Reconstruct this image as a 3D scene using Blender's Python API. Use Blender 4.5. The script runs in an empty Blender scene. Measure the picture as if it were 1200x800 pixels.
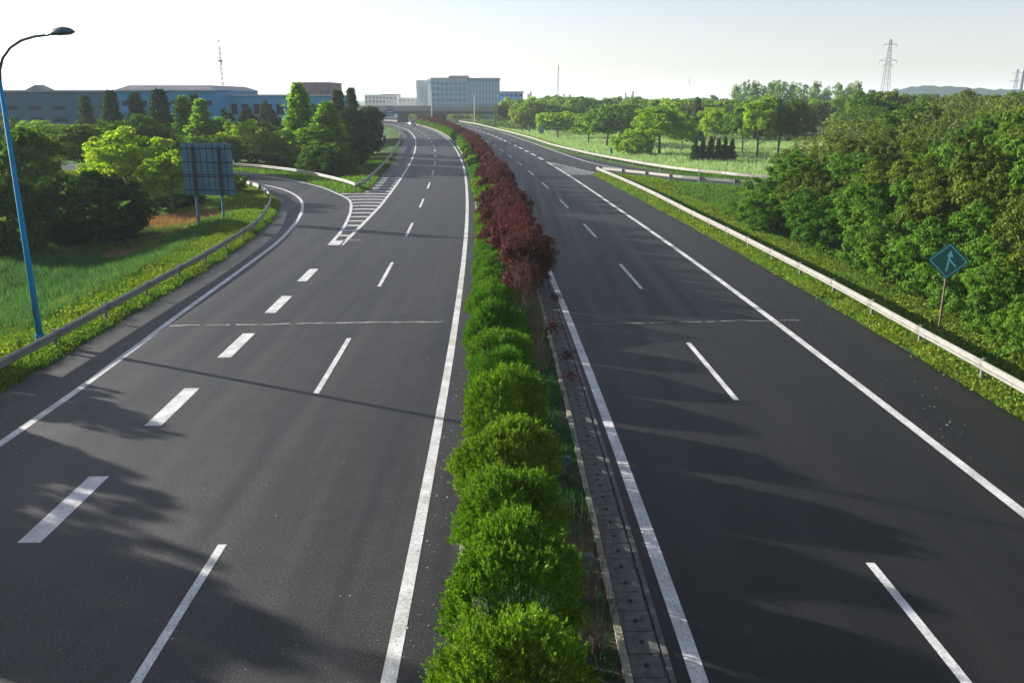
import bpy, math, random
import numpy as np
from mathutils import Vector
rng = np.random.default_rng(7); random.seed(7)
S = bpy.context.scene; COL = S.collection
R = math.radians

# ---------------------------------------------------------------- camera, sky, sun, exposure
PITCH = R(15.9); CAM_H = 8.5
cd_ = bpy.data.cameras.new("camera"); cam = bpy.data.objects.new("camera", cd_); COL.objects.link(cam)
cam.location = (0, 0, CAM_H); cam.rotation_euler = (R(90) - PITCH, 0, 0)
cd_.sensor_width = 36; cd_.lens = 30.0; cd_.clip_start = .1; cd_.clip_end = 12000
S.camera = cam
SUN_EL = R(15.2); SUN_DIR = Vector((-1, .50, 0)).normalized()       # horizontal direction towards the sun
W = bpy.data.worlds.new("World"); S.world = W; W.use_nodes = True
wn = W.node_tree.nodes; wl = W.node_tree.links; wn.clear()
sky = wn.new("ShaderNodeTexSky"); sky.sky_type = 'NISHITA'; sky.sun_disc = False
sky.sun_elevation = SUN_EL; sky.sun_rotation = math.atan2(SUN_DIR.x, SUN_DIR.y)
sky.altitude = 20; sky.air_density = 1.0; sky.dust_density = .8; sky.ozone_density = 1.5
bg = wn.new("ShaderNodeBackground"); bg.inputs['Strength'].default_value = .062
wo = wn.new("ShaderNodeOutputWorld"); tint = wn.new('ShaderNodeMix'); tint.data_type = 'RGBA'; tint.blend_type = 'MULTIPLY'; tint.inputs[0].default_value = 1
tint.inputs[7].default_value = (.98, .97, 1.06, 1); hsv = wn.new('ShaderNodeHueSaturation'); hsv.inputs['Saturation'].default_value = .55   # thin even haze veil: paler sky
wl.new(sky.outputs[0], hsv.inputs['Color']); wl.new(hsv.outputs[0], tint.inputs[6]); wl.new(tint.outputs[2], bg.inputs[0]); wl.new(bg.outputs[0], wo.inputs[0])
sd = bpy.data.lights.new("sun", 'SUN'); sd.energy = 5.0; sd.angle = R(.6); sd.color = (1, .94, .85)
sun = bpy.data.objects.new("sun", sd); COL.objects.link(sun); sun.location = (-60, 30, 60)
sdir = Vector((SUN_DIR.x * math.cos(SUN_EL), SUN_DIR.y * math.cos(SUN_EL), math.sin(SUN_EL)))
sun.rotation_euler = sdir.to_track_quat('Z', 'Y').to_euler()
S.view_settings.view_transform = 'Standard'; S.view_settings.look = 'None'
S.view_settings.exposure = 1.62; S.view_settings.gamma = 1; S.view_settings.use_curve_mapping = False
S.render.engine = 'CYCLES'
cy = S.cycles; cy.use_denoising = True; cy.max_bounces = 6; cy.diffuse_bounces = 3; cy.glossy_bounces = 2
cy.transmission_bounces = 3; cy.volume_bounces = 1; cy.transparent_max_bounces = 4; cy.sample_clamp_indirect = 4

# ---------------------------------------------------------------- helpers
def ground_at(px, py, z=0.):
    "world point seen at a pixel of the 1200x800 photograph, at height z"
    v = (py - 400) / 1000; u = (px - 600) / 1000
    t = (CAM_H - z) / (math.sin(PITCH) + v * math.cos(PITCH))
    return (u * t, (math.cos(PITCH) - v * math.sin(PITCH)) * t)
def height_of(py, y):
    "height of something at distance y that shows at pixel row py"
    return CAM_H - y * math.tan(PITCH + math.atan((py - 400) / 1000))
def x_of(px, y, z=0.):
    return (px - 600) / 1000 * (y * math.cos(PITCH) + (CAM_H - z) * math.sin(PITCH))

def tag(o, label=None, cat=None, group=None, kind=None):
    if label: o['label'] = label
    if cat: o['category'] = cat
    if group: o['group'] = group
    if kind: o['kind'] = kind
    return o
def empty(name, loc=(0, 0, 0), rz=0.):
    o = bpy.data.objects.new(name, None); o.location = loc; o.rotation_euler = (0, 0, rz)
    o.empty_display_size = .3; COL.objects.link(o); return o
def link(name, me, mat=None, parent=None):
    o = bpy.data.objects.new(name, me); COL.objects.link(o)
    if mat is not None and not me.materials: me.materials.append(mat)
    if parent: o.parent = parent
    return o
def np_mesh(name, V, n, mat=None, smooth=False):
    "mesh of faces of n corners each, corners not shared"
    V = np.ascontiguousarray(V, dtype=np.float32).reshape(-1, 3); k = len(V) // n
    me = bpy.data.meshes.new(name)
    me.vertices.add(len(V)); me.vertices.foreach_set('co', V.ravel())
    me.loops.add(k * n); me.loops.foreach_set('vertex_index', np.arange(k * n, dtype=np.int32))
    me.polygons.add(k); me.polygons.foreach_set('loop_start', np.arange(0, k * n, n, dtype=np.int32))
    me.polygons.foreach_set('loop_total', np.full(k, n, dtype=np.int32))
    me.update(); me.validate()
    if mat: me.materials.append(mat)
    return me
class MB:
    def __init__(s): s.v = []; s.f = []
    def face(s, pts):
        b = len(s.v); s.v += [tuple(p) for p in pts]; s.f.append(tuple(range(b, b + len(pts)))); return s
    def box(s, x0, x1, y0, y1, z0, z1):
        b = len(s.v)
        s.v += [(x, y, z) for z in (z0, z1) for y in (y0, y1) for x in (x0, x1)]
        for q in ((0, 2, 3, 1), (4, 5, 7, 6), (0, 1, 5, 4), (2, 6, 7, 3), (0, 4, 6, 2), (1, 3, 7, 5)):
            s.f.append(tuple(b + i for i in q))
        return s
    def tube(s, pts, rad, n=8, cap=True):
        pts = [Vector(p) for p in pts]
        if not hasattr(rad, '__len__'): rad = [rad] * len(pts)
        b = len(s.v); ref = None
        for i, p in enumerate(pts):
            d = (pts[min(i + 1, len(pts) - 1)] - pts[max(i - 1, 0)]).normalized()
            if ref is None: ref = Vector((1, 0, 0)) if abs(d.x) < .8 else Vector((0, 1, 0))
            a = (ref - d * ref.dot(d)).normalized(); c = d.cross(a); ref = a
            for k in range(n):
                t = 2 * math.pi * k / n
                s.v.append(tuple(p + (a * math.cos(t) + c * math.sin(t)) * rad[i]))
        for i in range(len(pts) - 1):
            for k in range(n):
                k2 = (k + 1) % n
                s.f.append((b + i * n + k, b + i * n + k2, b + (i + 1) * n + k2, b + (i + 1) * n + k))
        if cap:
            s.f.append(tuple(b + k for k in range(n))[::-1]); e = b + (len(pts) - 1) * n
            s.f.append(tuple(e + k for k in range(n)))
        return s
    def sweep(s, path, prof, closed=False, zup=True):
        "path: list of (x,y,z); prof: list of (across, up); across is to the right of travel"
        b = len(s.v); m = len(prof); P = [Vector(p) for p in path]
        for i, p in enumerate(P):
            d = P[min(i + 1, len(P) - 1)] - P[max(i - 1, 0)]; d.z = 0; d.normalize()
            r = Vector((d.y, -d.x, 0))
            for a, u in prof: s.v.append(tuple(p + r * a + Vector((0, 0, u))))
        mm = m if closed else m - 1
        for i in range(len(P) - 1):
            for k in range(mm):
                k2 = (k + 1) % m
                s.f.append((b + i * m + k, b + i * m + k2, b + (i + 1) * m + k2, b + (i + 1) * m + k))
        if closed:
            s.f.append(tuple(b + k for k in range(m))); e = b + (len(P) - 1) * m
            s.f.append(tuple(e + k for k in range(m))[::-1])
        return s
    def mesh(s, name, mat=None, smooth=False, normals=True):
        me = bpy.data.meshes.new(name); me.from_pydata(s.v, [], s.f)
        if normals:
            import bmesh
            bm = bmesh.new(); bm.from_mesh(me); bmesh.ops.recalc_face_normals(bm, faces=bm.faces); bm.to_mesh(me); bm.free()
        if mat: me.materials.append(mat)
        if smooth: me.shade_smooth()
        me.update(); return me
    def build(s, name, mat=None, parent=None, smooth=False, normals=True):
        return link(name, s.mesh(name, mat, smooth, normals), None, parent)
def bevel(o, w=.02, seg=2):
    m = o.modifiers.new('bevel', 'BEVEL'); m.width = w; m.segments = seg; m.limit_method = 'ANGLE'
    return o
def smoothstep(t): t = np.clip(t, 0, 1); return t * t * (3 - 2 * t)

# ---------------------------------------------------------------- materials
def mat(name):
    m = bpy.data.materials.new(name); m.use_nodes = True
    nt = m.node_tree; return m, nt, nt.nodes['Principled BSDF']
def N(nt, t, **kw):
    n = nt.nodes.new(t)
    for k, v in kw.items():
        if k in n.inputs: n.inputs[k].default_value = v
        else: setattr(n, k, v)
    return n
def coords(nt, scale=(1, 1, 1), out='Object'):
    c = N(nt, 'ShaderNodeTexCoord'); mp = N(nt, 'ShaderNodeMapping'); mp.inputs['Scale'].default_value = scale
    nt.links.new(c.outputs[out], mp.inputs[0]); return mp.outputs[0]
def noise(nt, vec, scale, detail=4, rough=.6):
    n = N(nt, 'ShaderNodeTexNoise'); n.inputs['Scale'].default_value = scale
    n.inputs['Detail'].default_value = detail; n.inputs['Roughness'].default_value = rough
    nt.links.new(vec, n.inputs['Vector']); return n.outputs['Fac']
def ramp(nt, fac, stops):
    r = N(nt, 'ShaderNodeValToRGB'); e = r.color_ramp.elements
    while len(e) < len(stops): e.new(.5)
    for i, (p, c) in enumerate(stops):
        e[i].position = p; e[i].color = (*c, 1) if len(c) == 3 else c
    nt.links.new(fac, r.inputs[0]); return r.outputs[0]
def mixc(nt, fac, a, b, mode='MIX'):
    m = N(nt, 'ShaderNodeMix'); m.data_type = 'RGBA'; m.blend_type = mode
    for i, v in ((0, fac), (6, a), (7, b)):
        if isinstance(v, (int, float)): m.inputs[i].default_value = v
        elif isinstance(v, tuple): m.inputs[i].default_value = (*v, 1)
        else: nt.links.new(v, m.inputs[i])
    return m.outputs[2]
def g3(v): return (v, v, v)
def simple(name, c1, c2=None, rough=.6, metal=0., scale=3., bump=0., stretch=(1, 1, 1), spec=None):
    m, nt, p = mat(name); c2 = c2 or tuple(x * .75 for x in c1)
    v = coords(nt, stretch); n = noise(nt, v, scale)
    nt.links.new(ramp(nt, n, [(.3, c2), (.7, c1)]), p.inputs['Base Color'])
    p.inputs['Roughness'].default_value = rough; p.inputs['Metallic'].default_value = metal
    if spec is not None: p.inputs['Specular IOR Level'].default_value = spec
    if bump:
        b = N(nt, 'ShaderNodeBump'); b.inputs['Strength'].default_value = bump; b.inputs['Distance'].default_value = .02
        nt.links.new(noise(nt, v, scale * 6), b.inputs['Height']); nt.links.new(b.outputs[0], p.inputs['Normal'])
    return m
def asphalt(name, k=1.):
    m, nt, p = mat(name); v = coords(nt)
    fine = noise(nt, v, 24, 4, .85); mid = noise(nt, v, 1.3, 5, .6)
    track = noise(nt, coords(nt, (1.1, .02, 1)), 1.0, 4, .6); big = noise(nt, coords(nt, (1, .3, 1)), .12, 3, .5)
    a = ramp(nt, fine, [(.30, g3(.002)), (.47, g3(.009)), (.56, g3(.019)), (.66, g3(.06)), (.74, g3(.24))])
    b = ramp(nt, mid, [(.3, g3(.75)), (.7, g3(1.15))]); t = ramp(nt, track, [(.36, (.62, .63, .66)), (.64, (1.3, 1.28, 1.26))])
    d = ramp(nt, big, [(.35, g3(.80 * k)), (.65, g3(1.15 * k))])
    st = ramp(nt, noise(nt, coords(nt, (1, .45, 1)), .55, 6, .65), [(.34, g3(.62)), (.44, g3(1.))])
    c = mixc(nt, 1., a, b, 'MULTIPLY'); c = mixc(nt, 1., c, st, 'MULTIPLY'); c = mixc(nt, 1., c, t, 'MULTIPLY'); c = mixc(nt, 1., c, d, 'MULTIPLY')
    nt.links.new(c, p.inputs['Base Color'])
    nt.links.new(ramp(nt, track, [(.3, g3(.5)), (.7, g3(.66))]), p.inputs['Roughness'])
    p.inputs['Specular IOR Level'].default_value = .27
    bp = N(nt, 'ShaderNodeBump'); bp.inputs['Strength'].default_value = .8; bp.inputs['Distance'].default_value = .010
    nt.links.new(fine, bp.inputs['Height']); nt.links.new(bp.outputs[0], p.inputs['Normal'])
    return m
def paint_mat():
    m, nt, p = mat('road_paint'); v = coords(nt)
    wear = noise(nt, v, 16, 6, .85); dirt = noise(nt, v, 1.5, 4, .6)
    c = ramp(nt, wear, [(.34, g3(.06)), (.44, g3(.52)), (.62, g3(.74))])
    c = mixc(nt, 1., c, ramp(nt, dirt, [(.32, (.62, .60, .56)), (.62, g3(1.))]), 'MULTIPLY')
    nt.links.new(c, p.inputs['Base Color']); p.inputs['Roughness'].default_value = .6
    return m
def leafmat(name, lo, hi, trans=.45, tint=None, spread=.5, hue=.03):
    m, nt, p = mat(name); nt.nodes.remove(p); out = nt.nodes['Material Output']
    g = N(nt, 'ShaderNodeNewGeometry'); oi = N(nt, 'ShaderNodeObjectInfo')
    v = coords(nt); n = noise(nt, v, .9, 3, .6)
    mx = N(nt, 'ShaderNodeMath', operation='MULTIPLY_ADD'); nt.links.new(g.outputs['Random Per Island'], mx.inputs[0])
    mx.inputs[1].default_value = spread; nt.links.new(n, mx.inputs[2])
    c = ramp(nt, mx.outputs[0], [(.30, lo), (.45 + spread, hi)])
    hs = N(nt, 'ShaderNodeHueSaturation')
    mr = N(nt, 'ShaderNodeMapRange'); nt.links.new(oi.outputs['Random'], mr.inputs[0])
    mr.inputs['To Min'].default_value = .5 - hue; mr.inputs['To Max'].default_value = .5 + hue
    nt.links.new(mr.outputs[0], hs.inputs['Hue'])
    mv = N(nt, 'ShaderNodeMapRange'); nt.links.new(oi.outputs['Random'], mv.inputs[0])
    mv.inputs['To Min'].default_value = 1.15; mv.inputs['To Max'].default_value = .85
    nt.links.new(mv.outputs[0], hs.inputs['Value']); nt.links.new(c, hs.inputs['Color'])
    d = N(nt, 'ShaderNodeBsdfDiffuse'); t = N(nt, 'ShaderNodeBsdfTranslucent'); gl = N(nt, 'ShaderNodeBsdfGlossy')
    gl.inputs['Roughness'].default_value = .45
    nt.links.new(hs.outputs[0], d.inputs[0])
    tc = mixc(nt, 1., hs.outputs[0], tint or (1.5, 1.45, .6), 'MULTIPLY'); nt.links.new(tc, t.inputs[0])
    m1 = N(nt, 'ShaderNodeMixShader'); m1.inputs[0].default_value = trans
    nt.links.new(d.outputs[0], m1.inputs[1]); nt.links.new(t.outputs[0], m1.inputs[2])
    m2 = N(nt, 'ShaderNodeMixShader'); m2.inputs[0].default_value = .004
    nt.links.new(m1.outputs[0], m2.inputs[1]); nt.links.new(gl.outputs[0], m2.inputs[2])
    nt.links.new(m2.outputs[0], out.inputs[0]); return m

M = {}
M['asphalt'] = asphalt('asphalt', 1.75); M['asphalt_right'] = asphalt('asphalt_right', .6); M['paint'] = paint_mat()  # left asphalt lighter than right: backlit sun brightness put partly into its colour
M['worn_paint'] = simple('worn_road_paint', (.30, .30, .29), (.09, .09, .09), .7, scale=9)
M['crack'] = simple('crack_sealant', (.5, .48, .44), (.08, .08, .08), .8, scale=14)
M['concrete'] = simple('concrete', (.30, .29, .22), (.12, .12, .09), .85, scale=4, bump=.3)
M['dark_concrete'] = simple('dark_concrete', (.13, .125, .12), (.05, .05, .048), .85, scale=6, bump=.4)
M['hole'] = simple('hole_dark', (.008, .008, .008), None, .9)
M['soil'] = simple('soil', (.06, .055, .03), (.02, .025, .012), .95, scale=3, bump=.6)
M['galv'] = simple('galvanised_steel', (.26, .255, .225), (.17, .17, .155), .5, .3, scale=2.5, stretch=(1, 1, 4), bump=.03)
M['post_galv'] = simple('splice_steel', (.20, .195, .17), (.12, .115, .10), .55, .3)
M['post'] = simple('weathered_post', (.22, .22, .21), (.09, .09, .09), .6, .4)
M['lamp_blue'] = simple('blue_pole_paint', (.015, .24, .46), (.012, .19, .38), .75, scale=1, spec=.15)
M['lamp_dark'] = simple('dark_lamp_shell', (.04, .10, .14), (.03, .07, .1), .4)
M['glass'] = simple('lamp_glass', (.6, .5, .4), None, .2)
M['sign_back'] = simple('sign_back', (.08, .20, .29), (.05, .14, .21), .5, .3, scale=1.2)
M['sign_dark'] = simple('sign_rail', (.015, .025, .035), None, .6, .2)
M['sign_post'] = simple('teal_post', (.035, .16, .22), (.02, .11, .16), .5, .2)
M['sign_green'] = simple('sign_green', (.006, .115, .10), (.005, .10, .085), .45, scale=2)
M['sign_white'] = simple('sign_line', (.20, .68, .70), None, .5)
M['rust_post'] = simple('rusty_brown_post', (.16, .11, .08), (.08, .055, .04), .7, .2)
M['blue_wall'] = simple('blue_wall', (.008, .25, .48), (.006, .20, .41), .7, scale=.3)
M['deep_blue_wall'] = simple('deep_blue_wall', (.006, .095, .17), (.005, .08, .15), .7, scale=.3)
M['pale_blue_wall'] = simple('pale_blue_wall', (.08, .34, .55), (.06, .28, .48), .7, scale=.3)
M['roof_grey'] = simple('roof_grey', (.32, .32, .34), (.2, .2, .22), .6, .2, scale=.5)
M['roof_trim'] = simple('roof_trim', (.55, .56, .58), None, .6)
M['brown_wall'] = simple('brown_cladding', (.27, .18, .15), (.16, .10, .085), .7, scale=2, stretch=(3, 3, .2))
M['window'] = simple('window_dark', (.006, .026, .055), (.004, .018, .04), .5, scale=.4, spec=.1)
M['white_wall'] = simple('white_wall', (.68, .68, .66), (.58, .58, .58), .7, scale=.2)
M['glass_wall'] = simple('glass_wall', (.03, .22, .36), (.02, .16, .29), .3, .1, scale=.4)
M['glass_light'] = simple('light_glass', (.30, .44, .54), (.22, .36, .46), .3, scale=.6)
M['mullion'] = simple('mullion', (.40, .50, .56), None, .5)
M['bridge'] = simple('bridge_concrete', (.34, .34, .30), (.22, .22, .2), .85, scale=.4, stretch=(.2, 1, 2))
M['pier'] = simple('pier_concrete', (.12, .15, .17), (.08, .10, .12), .85, scale=.5)
M['steel'] = simple('mast_steel', (.20, .22, .24), None, .5, .4)
M['bark'] = simple('bark', (.11, .085, .06), (.04, .03, .022), .9, scale=5, stretch=(3, 3, .6), bump=.6)
M['twig'] = simple('dry_twig', (.20, .13, .10), (.09, .055, .045), .9, scale=5)
M['rubber'] = simple('rubber', (.015, .015, .015), None, .8)
M['carpaint'] = simple('silver_car_paint', (.45, .50, .54), None, .25, .5)
M['carpaint_dark'] = simple('dark_car_paint', (.02, .025, .03), None, .25, .3)
M['blue_plastic'] = simple('blue_plastic', (.02, .09, .14), None, .4)
M['thuja'] = leafmat('thuja_leaves', (.004, .018, .003), (.125, .265, .022), .27, (1.4, 1.4, .5), .65, .022)
M['plum'] = leafmat('plum_leaves', (.008, .004, .004), (.118, .046, .040), .22, (1.2, .85, .75), .8, .012)
M['thicket'] = leafmat('thicket_leaves', (.014, .055, .008), (.105, .215, .024), .40, (1.35, 1.45, .6), .55, .014)
M['thicket_dark'] = leafmat('thicket_dark_leaves', (.022, .048, .008), (.10, .145, .018), .38, None, .5, .010)
M['leaf_mid'] = leafmat('leaves_mid', (.018, .050, .008), (.080, .16, .018), .4, None, .5, .015)
M['leaf_light'] = leafmat('leaves_light', (.06, .14, .010), (.24, .38, .030), .5, None, .5, .012)
M['leaf_dark'] = leafmat('leaves_dark', (.007, .026, .006), (.034, .080, .014), .3, None, .5, .01)
M['leaf_fir'] = leafmat('fir_needles', (.010, .030, .014), (.045, .090, .036), .25, None, .5, .01)
M['leaf_olive'] = leafmat('leaves_olive', (.030, .058, .012), (.11, .165, .030), .38, None, .5, .014)
M['leaf_cone'] = leafmat('leaves_redwood', (.05, .13, .010), (.16, .32, .028), .5, None, .5, .01)
M['leaf_far'] = leafmat('leaves_far', (.035, .10, .016), (.15, .26, .040), .45, None, .5, .018)
M['grass'] = leafmat('grass_blades', (.014, .052, .006), (.165, .26, .036), .40, (1.2, 1.25, .6), .7)
M['reed'] = leafmat('reed_blades', (.11, .21, .07), (.27, .42, .17), .35, (1.0, 1.1, .75), .5)
M['grass_dark'] = leafmat('meadow_blades', (.012, .046, .014), (.075, .165, .050), .35, (1.05, 1.2, .75), .5)
M['straw'] = leafmat('dry_grass', (.12, .08, .035), (.28, .19, .08), .4, (1.2, 1.1, .7), .5)
M['hill'] = simple('hill_forest', (.012, .055, .050), (.008, .035, .035), .95, scale=.08)

# ---------------------------------------------------------------- the line of the motorway
CO = [-1.71450913, 0.02628552, -5.19264828, 1.57708275, -0.35600388]
def ref(y):
    if y <= 320:
        t = y / 100
        return (sum(c * t ** i for i, c in enumerate(CO)), sum(i * c * t ** (i - 1) for i, c in enumerate(CO) if i) / 100)
    e = y - 320
    return (-40.455 - .3142 * e - .0011 * e * e, -.3142 - .0022 * e)
def P(y, o, z=0.):
    x, s = ref(y); n = math.sqrt(1 + s * s); return (x + o / n, y - o * s / n, z)
def lerp(tab): ys, os_ = zip(*tab); return lambda y: float(np.interp(y, ys, os_))
oIN = lerp([(10, -.1), (40, 0), (110, .3), (170, .2), (300, 0)])
oCD = lerp([(13, -3.92), (60, -3.75), (130, -3.4), (170, -3.5), (230, -4)])
oLO = lerp([(51, -7.4), (70, -7.0), (120, -6.8), (240, -6.7), (330, -7.4)])
oRR = lerp([(16, 12.75), (40, 12.55), (70, 12.15), (120, 12.0), (170, 11.6), (220, 11.9)])
oRD = lerp([(12, 8.65), (40, 8.4), (80, 8.2), (120, 7.95), (170, 7.8)])
oRL = lerp([(12, 4.62), (30, 4.5), (60, 4.35)])
def cline(pts, step=1.5):
    "smooth curve (Catmull-Rom) through points"
    P_ = [np.array(p, float) for p in pts]; P_ = [2 * P_[0] - P_[1]] + P_ + [2 * P_[-1] - P_[-2]]; out = []
    for i in range(1, len(P_) - 2):
        a, b, c, d = P_[i - 1:i + 3]; n = max(2, int(np.linalg.norm(c - b) / step))
        for k in range(n):
            t = k / n; out.append(.5 * ((2 * b) + (c - a) * t + (2 * a - 5 * b + 4 * c - d) * t * t + (-a + 3 * b - 3 * c + d) * t ** 3))
    out.append(P_[-2]); return [tuple(p) for p in out]
def offset(pts, d):
    out = []
    for i, p in enumerate(pts):
        a = np.array(pts[max(i - 1, 0)][:2]); b = np.array(pts[min(i + 1, len(pts) - 1)][:2]); t = (b - a) / max(1e-6, np.linalg.norm(b - a))
        out.append((p[0] + t[1] * d, p[1] - t[0] * d))
    return out
def resample(pts, step):
    pts = np.array(pts, float); L = np.r_[0, np.cumsum(np.linalg.norm(np.diff(pts, axis=0), axis=1))]
    s = np.arange(0, L[-1], step); return [tuple(np.interp(s, L, pts[:, k])[i] for k in range(pts.shape[1])) for i in range(len(s))]

EDGE_L = cline([(-15.2, -6), (-15.3, 10), (-15.3, 24), (-15.5, 33), (-15.7, 43), (-16.4, 54), (-17.9, 65), (-20.2, 74.3), (-23.4, 81.5), (-26.5, 86.5), (-32, 93), (-44, 101), (-62, 107)])
ISLE_L = [(-62, 119), (-45, 111), (-33, 104.5), (-28.6, 100.5), (-24, 95), (-21, 90), (-18.2, 84.5), (-16.3, 81), (-15.2, 79.6), (-14.3, 80), (-13.9, 83)]
YS = np.r_[np.arange(-8, 120, 2.), np.arange(120, 480, 4.)]
def gl(y): return lerp([(80, -9.3), (110, -9.2), (300, -9.6)])(y)
main_left_edge = [P(y, gl(y))[:2] for y in YS if y >= 84]
POLY_RAMP = EDGE_L + ISLE_L + [(-8, 88), (-6, 60), (-5, 20), (-5, -6)]
def lane_sheet(oa, ob, z, y0=-8, y1=480):
    m = MB(); prev = None
    for y in YS:
        if y < y0 or y > y1: continue
        a, b = P(y, oa(y), z), P(y, ob(y), z)
        if prev: m.face([prev[0], prev[1], b, a])
        prev = (a, b)
    return m
def poly_sheet(poly, z):
    import bmesh
    from mathutils.geometry import tessellate_polygon
    v = [Vector((p[0], p[1], z)) for p in poly]; m = MB(); m.v = [tuple(p) for p in v]
    m.f = [tuple(t) for t in tessellate_polygon([v])]; return m
def up(me):
    "make every face of a flat sheet look up"
    import bmesh
    bm = bmesh.new(); bm.from_mesh(me)
    for f in bm.faces:
        if f.normal.z < 0: f.normal_flip()
    bm.to_mesh(me); bm.free(); return me
def sheet(m, name, mt, parent=None):
    me = m.mesh(name, mt, normals=False); up(me); return link(name, me, None, parent)
# left carriageway and its slip road
oLEDGE = lerp([(-8, -13.0), (60, -12.0), (76, -10.6), (80, -10.0), (84, -9.35), (110, -9.2), (300, -9.6)])
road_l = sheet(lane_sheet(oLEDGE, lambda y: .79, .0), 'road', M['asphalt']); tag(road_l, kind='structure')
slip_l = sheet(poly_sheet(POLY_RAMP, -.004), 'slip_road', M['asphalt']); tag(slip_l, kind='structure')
oREDGE = lerp([(-8, 16.1), (25, 15.95), (48, 15.6), (80, 15.0), (98, 14.9), (104, 15.2), (116, 15.4), (140, 16.2), (190, 16.5), (280, 17.1), (480, 17.1)])
road_r = sheet(lane_sheet(lambda y: 4.26, oREDGE, .0), 'road', M['asphalt_right']); tag(road_r, kind='structure')
GD = cline([(9.9, 102.3), (12.7, 98.2), (15.0, 94.6), (17.6, 90.3), (20.3, 87.6), (23.5, 84.6), (31, 78.5)])
GF = cline([(38, 80.5), (28, 89), (24.3, 93.2), (23.2, 95.4), (20.1, 100.2), (17.1, 108.2), (15, 116), (12.7, 125), (10.1, 137.8), (7, 156.3), (3.1, 188.8), (-3.5, 232), (-10.8, 278), (-22, 330)])
POLY_RR = [(9.0, 100)] + offset(GD, -.55)[1:] + offset(GF[:[i for i, p in enumerate(GF) if p[1] < 150][-1]], -.6) + [(4, 150), (5, 110)]
slip_r = sheet(poly_sheet(POLY_RR, -.004), 'slip_road', M['asphalt_right']); tag(slip_r, kind='structure')

# painted markings: parts of the road they lie on
ZP = .005
def strip(m, pts, w, z=ZP):
    L = offset(pts, -w / 2); Rr = offset(pts, w / 2)
    for i in range(len(pts) - 1): m.face([(*L[i], z), (*Rr[i], z), (*Rr[i + 1], z), (*L[i + 1], z)])
def curve_y(o, y0, y1, st=2.): return [P(y, o(y))[:2] for y in np.arange(y0, y1 + st / 2, st)]
m = MB(); strip(m, curve_y(oIN, -6, 460), .24); sheet(m, 'edge_line', M['paint'], road_l)
m = MB(); strip(m, curve_y(oLO, 51.3, 460), .24); sheet(m, 'edge_line', M['paint'], road_l)
L0 = cline([(-13.0, -6), (-13.1, 20.3), (-13.3, 27.5), (-13.6, 34), (-14.0, 44.0), (-14.4, 52.0), (-15.2, 59.3), (-16.5, 67.3), (-18.4, 74.8), (-21.1, 81.5), (-24.2, 86.6), (-29, 92), (-42, 100), (-60, 106)])
m = MB(); strip(m, L0, .24, ZP); sheet(m, 'edge_line', M['paint'], slip_l)
def dashes(m, o, y0, per, ln, w, yend):
    c = curve_y(o, y0, yend, 1.); pts = np.array(c); L = np.r_[0, np.cumsum(np.linalg.norm(np.diff(pts, axis=0), axis=1))]
    s = 0
    while s + ln < L[-1]:
        q = np.linspace(s, s + ln, 5); strip(m, [(np.interp(t, L, pts[:, 0]), np.interp(t, L, pts[:, 1])) for t in q], w); s += per
m = MB(); dashes(m, oCD, 9.1, 15.1, 6.1, .17, 400); sheet(m, 'lane_line', M['paint'], road_l)
m = MB(); dashes(m, lambda y: -7.85 + .004 * y, 15.3 - 6.3, 6.3, 3.1, .46, 50.5); sheet(m, 'slip_lane_line', M['paint'], road_l)
m = MB(); GLB = cline([(-11.0, 51.0), (-11.25, 55.4), (-11.7, 60), (-12.7, 67.5), (-14.1, 74.5), (-16.1, 79.5), (-18.6, 85), (-21.3, 89.6), (-24.6, 94.2), (-29.8, 99.6), (-33.5, 102.6), (-46, 109.6), (-62, 117.4)])
strip(m, GLB, .22, ZP + .003); sheet(m, 'edge_line', M['paint'], slip_l)
def gore_x(y):
    if y < 79.5: return float(np.interp(y, [p[1] for p in GLB[:26]], [p[0] for p in GLB[:26]]))
    return P(y, oLEDGE(y) + .15)[0]
m = MB(); y = 54.4
xa, xb = gore_x(51.2), P(51.2, -7.4)[0]
m.face([(xa, 51, ZP), (xb, 51, ZP), (P(52.6, -7.4)[0], 52.6, ZP), (gore_x(52.6), 52.6, ZP)])
while y < 97:
    x0, x1 = gore_x(y) + .12, P(y, oLO(y))[0] - .12
    n = 6; sag = min(1.1, .16 * (x1 - x0)); w = .5 if y < 80 else .65
    pt = [(x0 + (x1 - x0) * t, y + sag * (1 - (2 * t - 1) ** 2) * .6) for t in np.linspace(0, 1, n)]
    for i in range(n - 1): m.face([(*pt[i], ZP), (*pt[i + 1], ZP), (pt[i + 1][0], pt[i + 1][1] + w, ZP), (pt[i][0], pt[i][1] + w, ZP)])
    y += 2.25 if y < 80 else 2.8
sheet(m, 'gore_hatching', M['paint'], road_l)
m = MB(); strip(m, curve_y(oRL, -6, 460), .26); sheet(m, 'edge_line', M['paint'], road_r)
m = MB(); strip(m, curve_y(oRR, -6, 120), .26); sheet(m, 'edge_line', M['paint'], road_r)
m = MB(); dashes(m, oRD, 8.3, 15.2, 6.1, .17, 400); sheet(m, 'lane_line', M['paint'], road_r)
m = MB(); dashes(m, oRR, 124, 9., 5., .40, 330); sheet(m, 'slip_lane_line', M['paint'], road_r)
OFF = cline([(29.5, 85), (24.5, 90.3), (21, 94.6), (17.0, 101), (13.7, 108.8), (11.2, 117.1), (9.3, 129.1), (6.6, 151.1), (2.9, 181.9), (-4.2, 236), (-13, 280), (-26, 330)])
m = MB(); strip(m, OFF, .24, ZP + .003); sheet(m, 'edge_line', M['paint'], road_r)
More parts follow.
